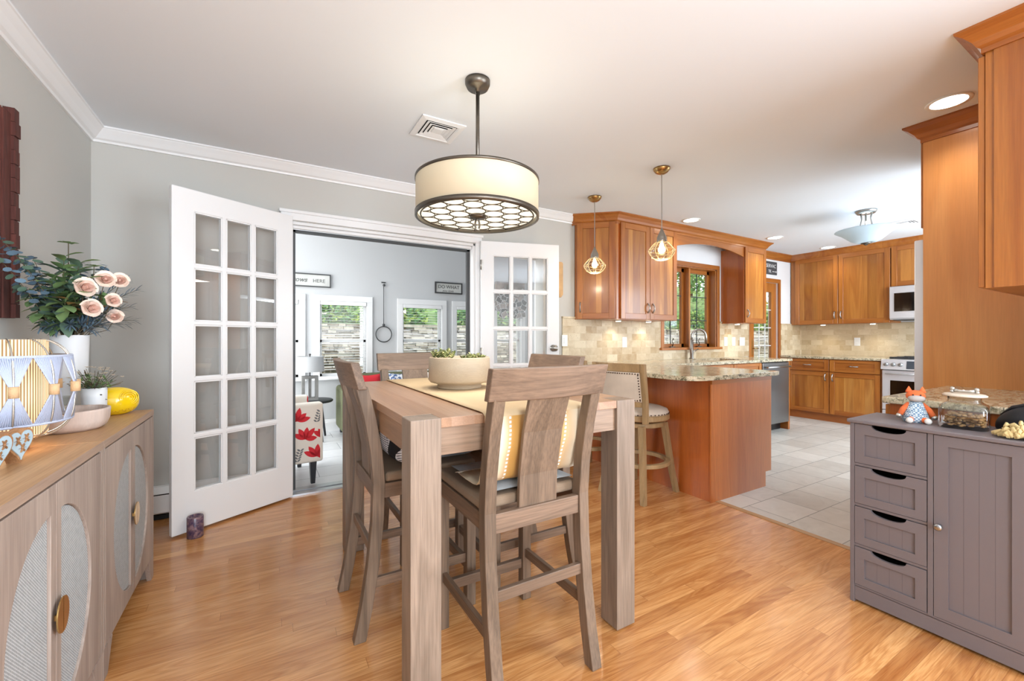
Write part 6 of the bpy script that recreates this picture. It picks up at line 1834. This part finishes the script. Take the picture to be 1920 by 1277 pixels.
# ------------------------------------------------------------------ sunroom furniture
FS = -0.02
c = thing('armchair', 'red leaf patterned accent armchair in the sunroom doorway', 'armchair', (0.02, 4.02, FS), math.radians(7))
def leaf_poly(cx, cz, a, L, W_):
    P = []
    for k in range(7): t = k / 6; P.append((t * L, W_ / 2 * math.sin(PI * t) ** 0.8))
    for k in range(5, 0, -1): t = k / 6; P.append((t * L, -W_ / 2 * math.sin(PI * t) ** 0.8))
    return [(cx + x_ * math.cos(a) - y_ * math.sin(a), cz + x_ * math.sin(a) + y_ * math.cos(a)) for x_, y_ in P]
m = MB(); m.box(-0.34, 0.36, -0.30, -0.20, 0.18, 0.66)
ra = random.Random(21)
for gx in range(5):
    for gz in range(3):
        cx = -0.27 + gx * 0.145 + (0.06 if gz % 2 else 0); cz = 0.225 + gz * 0.15; red = (gx + gz) % 3 != 0
        if red:
            for k in range(5):
                pl = leaf_poly(cx, cz, 0.2 + k * 0.62 + ra.uniform(-.15, .15), ra.uniform(0.085, 0.11), 0.042)
                pl = [(min(0.335, max(-0.315, a)), min(0.635, max(0.205, b))) for a, b in pl]
                m.add([(a, -0.3006, b) for a, b in pl], [tuple(range(len(pl)))], 1)
        else:
            for k in range(5):
                for sd in (-1, 1):
                    pl = leaf_poly(cx + 0.006 * k, cz + 0.02 * k - 0.02, PI / 2 + sd * 0.9, 0.032, 0.014)
                    pl = [(min(0.335, max(-0.315, a)), min(0.635, max(0.205, b))) for a, b in pl]
                    m.add([(a, -0.3008, b) for a, b in pl], [tuple(range(len(pl)))], 2)
m.build('arm', ['cream_print', 'red_fab', 'print_grey'], c, bevel=0.02, seg=3)
m = MB(); m.box(-0.34, 0.36, 0.24, 0.34, 0.18, 0.66); m.build('arm', 'floral', c, bevel=0.02, seg=3)
m = MB(); m.box(-0.34, 0.36, -0.20, 0.24, 0.18, 0.44); m.build('seat', 'floral', c, bevel=0.02, seg=3)
m = MB(); m.box(-0.42, -0.30, -0.28, 0.32, 0.20, 0.95); m.build('backrest', 'floral', c, bevel=0.03, seg=3)
for sx in (-0.30, 0.29):
    for sy in (-0.25, 0.29):
        m = MB(); m.bar([(sx, sy, 0), (sx, sy, 0.18)], [0.03, 0.05], [0.03, 0.05]); m.build('leg', 'black_wood', c)
p = pillow_mesh(0.34, 0.34, 0.12); p.xf(Matrix.Rotation(0.15, 4, 'X')); o = p.build('throw_pillow', 'floral'); o.location = (0.10, 4.045, 0.59); o.rotation_euler = (0, 0, math.radians(60)); tag(o, 'red leaf patterned pillow standing on the armchair', 'pillow')
c = thing('side_table', 'round black side table under the sunroom lamp', 'side table', (0.50, 5.42, FS))
m = MB(); m.lathe([(0.001, 0.44), (0.19, 0.44), (0.20, 0.45), (0.20, 0.462), (0.19, 0.47), (0.001, 0.47)], n=36); m.build('top', 'black_wood', c)
for k in range(3):
    t = 2 * PI * k / 3 + 0.85
    m = MB(); m.tube([(0.11 * math.cos(t), 0.11 * math.sin(t), 0.44), (0.20 * math.cos(t), 0.20 * math.sin(t), 0.006)], [0.018, 0.013], 10); m.build('leg', 'black_wood', c)
c = thing('table_lamp', 'grey drum shade lamp with open wooden base in the sunroom', 'lamp', (0.45, 5.40, FS + 0.47))
m = MB(); m.box(-0.085, 0.085, -0.05, 0.05, 0, 0.03); m.box(-0.085, 0.085, -0.05, 0.05, 0.25, 0.28); m.box(-0.085, -0.055, -0.05, 0.05, 0.03, 0.25); m.box(0.055, 0.085, -0.05, 0.05, 0.03, 0.25); m.box(-0.014, 0.014, -0.014, 0.014, 0.03, 0.25); m.build('base', 'grey_wood', c)
m = MB(); m.tube([(0, 0, 0.28), (0, 0, 0.52)], 0.006, 8); m.ball((0, 0, 0.525), 0.012, 8); m.build('stem', 'dark_line', c)
m = MB(); m.lathe([(0.155, 0.33), (0.142, 0.505), (0.139, 0.505), (0.152, 0.33), (0.155, 0.33)], n=40, caps=False); m.build('shade', 'lampshade_grey', c)
c = thing('sofa', 'olive green sofa against the sunroom windows', 'sofa', (1.65, 5.35, FS))
m = MB(); m.box(-0.80, 0.85, -0.42, 0.30, 0.10, 0.42); m.build('seat', 'olive', c, bevel=0.04, seg=3)
m = MB(); m.box(-0.80, 0.85, 0.22, 0.42, 0.30, 0.735); m.build('backrest', 'olive', c, bevel=0.05, seg=3)
for s in (-1, 1):
    m = MB(); m.box(s * 0.80 - 0.08, s * 0.80 + 0.08, -0.42, 0.38, 0.08, 0.60); m.build('arm', 'olive', c, bevel=0.04, seg=3)
for sx in (-0.8, 0.8):
    for sy in (-0.38, 0.36):
        m = MB(); m.box(sx - 0.03, sx + 0.03, sy - 0.03, sy + 0.03, 0, 0.09); m.build('leg', 'black_wood', c)
for (x_, mat, lab, z_) in ((1.12, 'red_fab', 'red pillow on the left of the green sofa', 0.60), (1.52, 'blue_pat', 'blue and white patterned pillow on the green sofa', 0.61), (2.0, 'plush_white', 'plain white pillow on the right of the green sofa', 0.58)):
    p = pillow_mesh(0.31, 0.31, 0.12); p.xf(Matrix.Rotation(-0.15, 4, 'X')); o = p.build('throw_pillow', mat); o.location = (x_, 5.45, 0.565); tag(o, lab, 'pillow')

# ------------------------------------------------------------------ outside
g = MB()
N = 24
vs = []; fs = []
for j in range(N + 1):
    for i in range(N + 1):
        x_ = -12 + 44 * i / N; y_ = 9.6 + 34 * j / N
        vs.append((x_, y_, 1.35 + (y_ - 9.6) * 0.28 + 0.3 * math.sin(x_ * 0.6) * min(1, (y_ - 9.6) / 4)))
for j in range(N):
    for i in range(N): fs.append((j * (N + 1) + i, j * (N + 1) + i + 1, (j + 1) * (N + 1) + i + 1, (j + 1) * (N + 1) + i))
g.add(vs, fs, 0, True)
struct('hillside', g, 'ground', 'green wooded hillside outside the windows')
g = MB(); g.box(-14, 34, 6.2, 9.7, -0.35, -0.25)
struct('ground', g, 'ground')
g = MB(); g.box(3.9, 34, 3.7, 6.2, -0.35, -0.25)
struct('ground_yard', g, 'ground')
g = MB(); rs = random.Random(4)
z = -0.25
while z < 1.42:
    h_ = rs.uniform(0.03, 0.075); x_ = -4.0 + rs.uniform(-.2, 0)
    while x_ < 26:
        w_ = rs.uniform(0.08, 0.34) if x_ < 12 else rs.uniform(0.4, 0.9)
        d = rs.uniform(0, 0.06)
        g.box(x_, x_ + w_ - 0.012, 9.25 + d, 9.62, z, z + h_ - 0.008 + rs.uniform(-.006, .004)); x_ += w_
    z += h_
tag(g.build('stone_wall', 'stone'), 'dry stone retaining wall outside the sunroom windows', 'stone wall')
def make_tree(seed, mat, label, R_=1.7, H_=4.4):
    r = random.Random(seed)
    c = thing('tree', label, 'tree', (0, 0, 0), 0, 'trees on the hillside outside')
    m = MB(); m.tube([(0, 0, -0.3), (0.06, 0, H_ * 0.3), (-0.05, 0.05, H_ * 0.6), (0.03, 0, H_ * 0.95)], [0.15, 0.12, 0.08, 0.03], 8)
    for k in range(7):
        a = r.random() * 2 * PI; z0 = H_ * r.uniform(0.3, 0.75); L = R_ * r.uniform(.5, .9)
        m.tube([(0, 0, z0), (L * .5 * math.cos(a), L * .5 * math.sin(a), z0 + L * .35), (L * math.cos(a), L * math.sin(a), z0 + L * .55)], [0.05, 0.03, 0.012], 5)
    m.build('trunk', 'bark', c)
    m = MB()
    for b in range(34):
        a = r.random() * 2 * PI; q = r.random() ** 0.5 * R_; zc = H_ * r.uniform(0.22, 1.0); sh = 1 - abs(zc / H_ - 0.55) * 0.9
        cx, cy = q * sh * math.cos(a), q * sh * math.sin(a); br = r.uniform(0.35, 0.65)
        for k in range(48):
            d = Vector((r.gauss(0, 1), r.gauss(0, 1), r.gauss(0, 1))).normalized() * br * r.uniform(.6, 1)
            p = Vector((cx, cy, zc)) + d
            u = Vector((r.gauss(0, 1), r.gauss(0, 1), r.gauss(0, .6))).normalized(); v = u.orthogonal().normalized(); s = r.uniform(0.05, 0.10)
            m.add([p - u * s - v * s * .6, p + u * s - v * s * .6, p + u * s + v * s * .6, p - u * s + v * s * .6], [(0, 1, 2, 3)])
    o = m.build('crown', mat, c)
    return c
t1 = make_tree(1, 'foliage', 'green leafy tree on the hillside outside the windows')
t2 = make_tree(2, 'foliage_y', 'yellow leaved tree on the hillside outside the windows')
t3 = make_tree(3, 'foliage', 'green leafy tree on the hillside outside the windows', 1.8, 5.2)
spots = []
for rj, (yy_, x0_, n_) in enumerate(((12.4, -3.0, 8), (17.2, -0.8, 7), (22.0, 1.5, 6))):
    for i in range(n_): spots.append((x0_ + i * 4.75, yy_, (i * 2 + rj) % 3))
src = [t1, t2, t3]; used = [False] * 3
labs = ['green leafy tree on the hillside outside the windows', 'yellow leaved tree on the hillside outside the windows', 'green leafy tree on the hillside outside the windows']
for i, (x_, y_, k) in enumerate(spots):
    o = src[k] if not used[k] else copy_tree(src[k])
    used[k] = True
    place(o, (x_, y_, 1.30 + (y_ - 9.6) * 0.28), i * 1.3)
# shrub row on top of the stone wall
def make_shrub():
    r = random.Random(8)
    c = thing('shrub', 'low green shrub behind the stone retaining wall', 'shrub', (0, 0, 0), 0, 'shrubs along the top of the stone wall')
    m = MB()
    for k in range(900):
        d = Vector((r.gauss(0, 1), r.gauss(0, 1), abs(r.gauss(0, 1)))).normalized() * r.uniform(.55, 1)
        p = Vector((d.x * 0.74, d.y * 0.5, d.z * 0.75)); u = Vector((r.gauss(0, 1), r.gauss(0, 1), r.gauss(0, .6))).normalized(); v = u.orthogonal().normalized(); s = r.uniform(0.03, 0.06)
        m.add([p - u * s - v * s * .6, p + u * s - v * s * .6, p + u * s + v * s * .6, p - u * s + v * s * .6], [(0, 1, 2, 3)])
    m.build('leaves', 'foliage', c)
    m = MB()
    for k in range(5):
        a = k * 1.3; m.tube([(0, 0, -0.05), (0.3 * math.cos(a), 0.25 * math.sin(a), 0.4)], [0.02, 0.008], 5)
    m.build('stem', 'bark', c)
    return c
s0 = make_shrub()
for i in range(16):
    o = s0 if i == 0 else copy_tree(s0)
    place(o, (-2.0 + i * 1.62, 10.35, 1.53), 0)
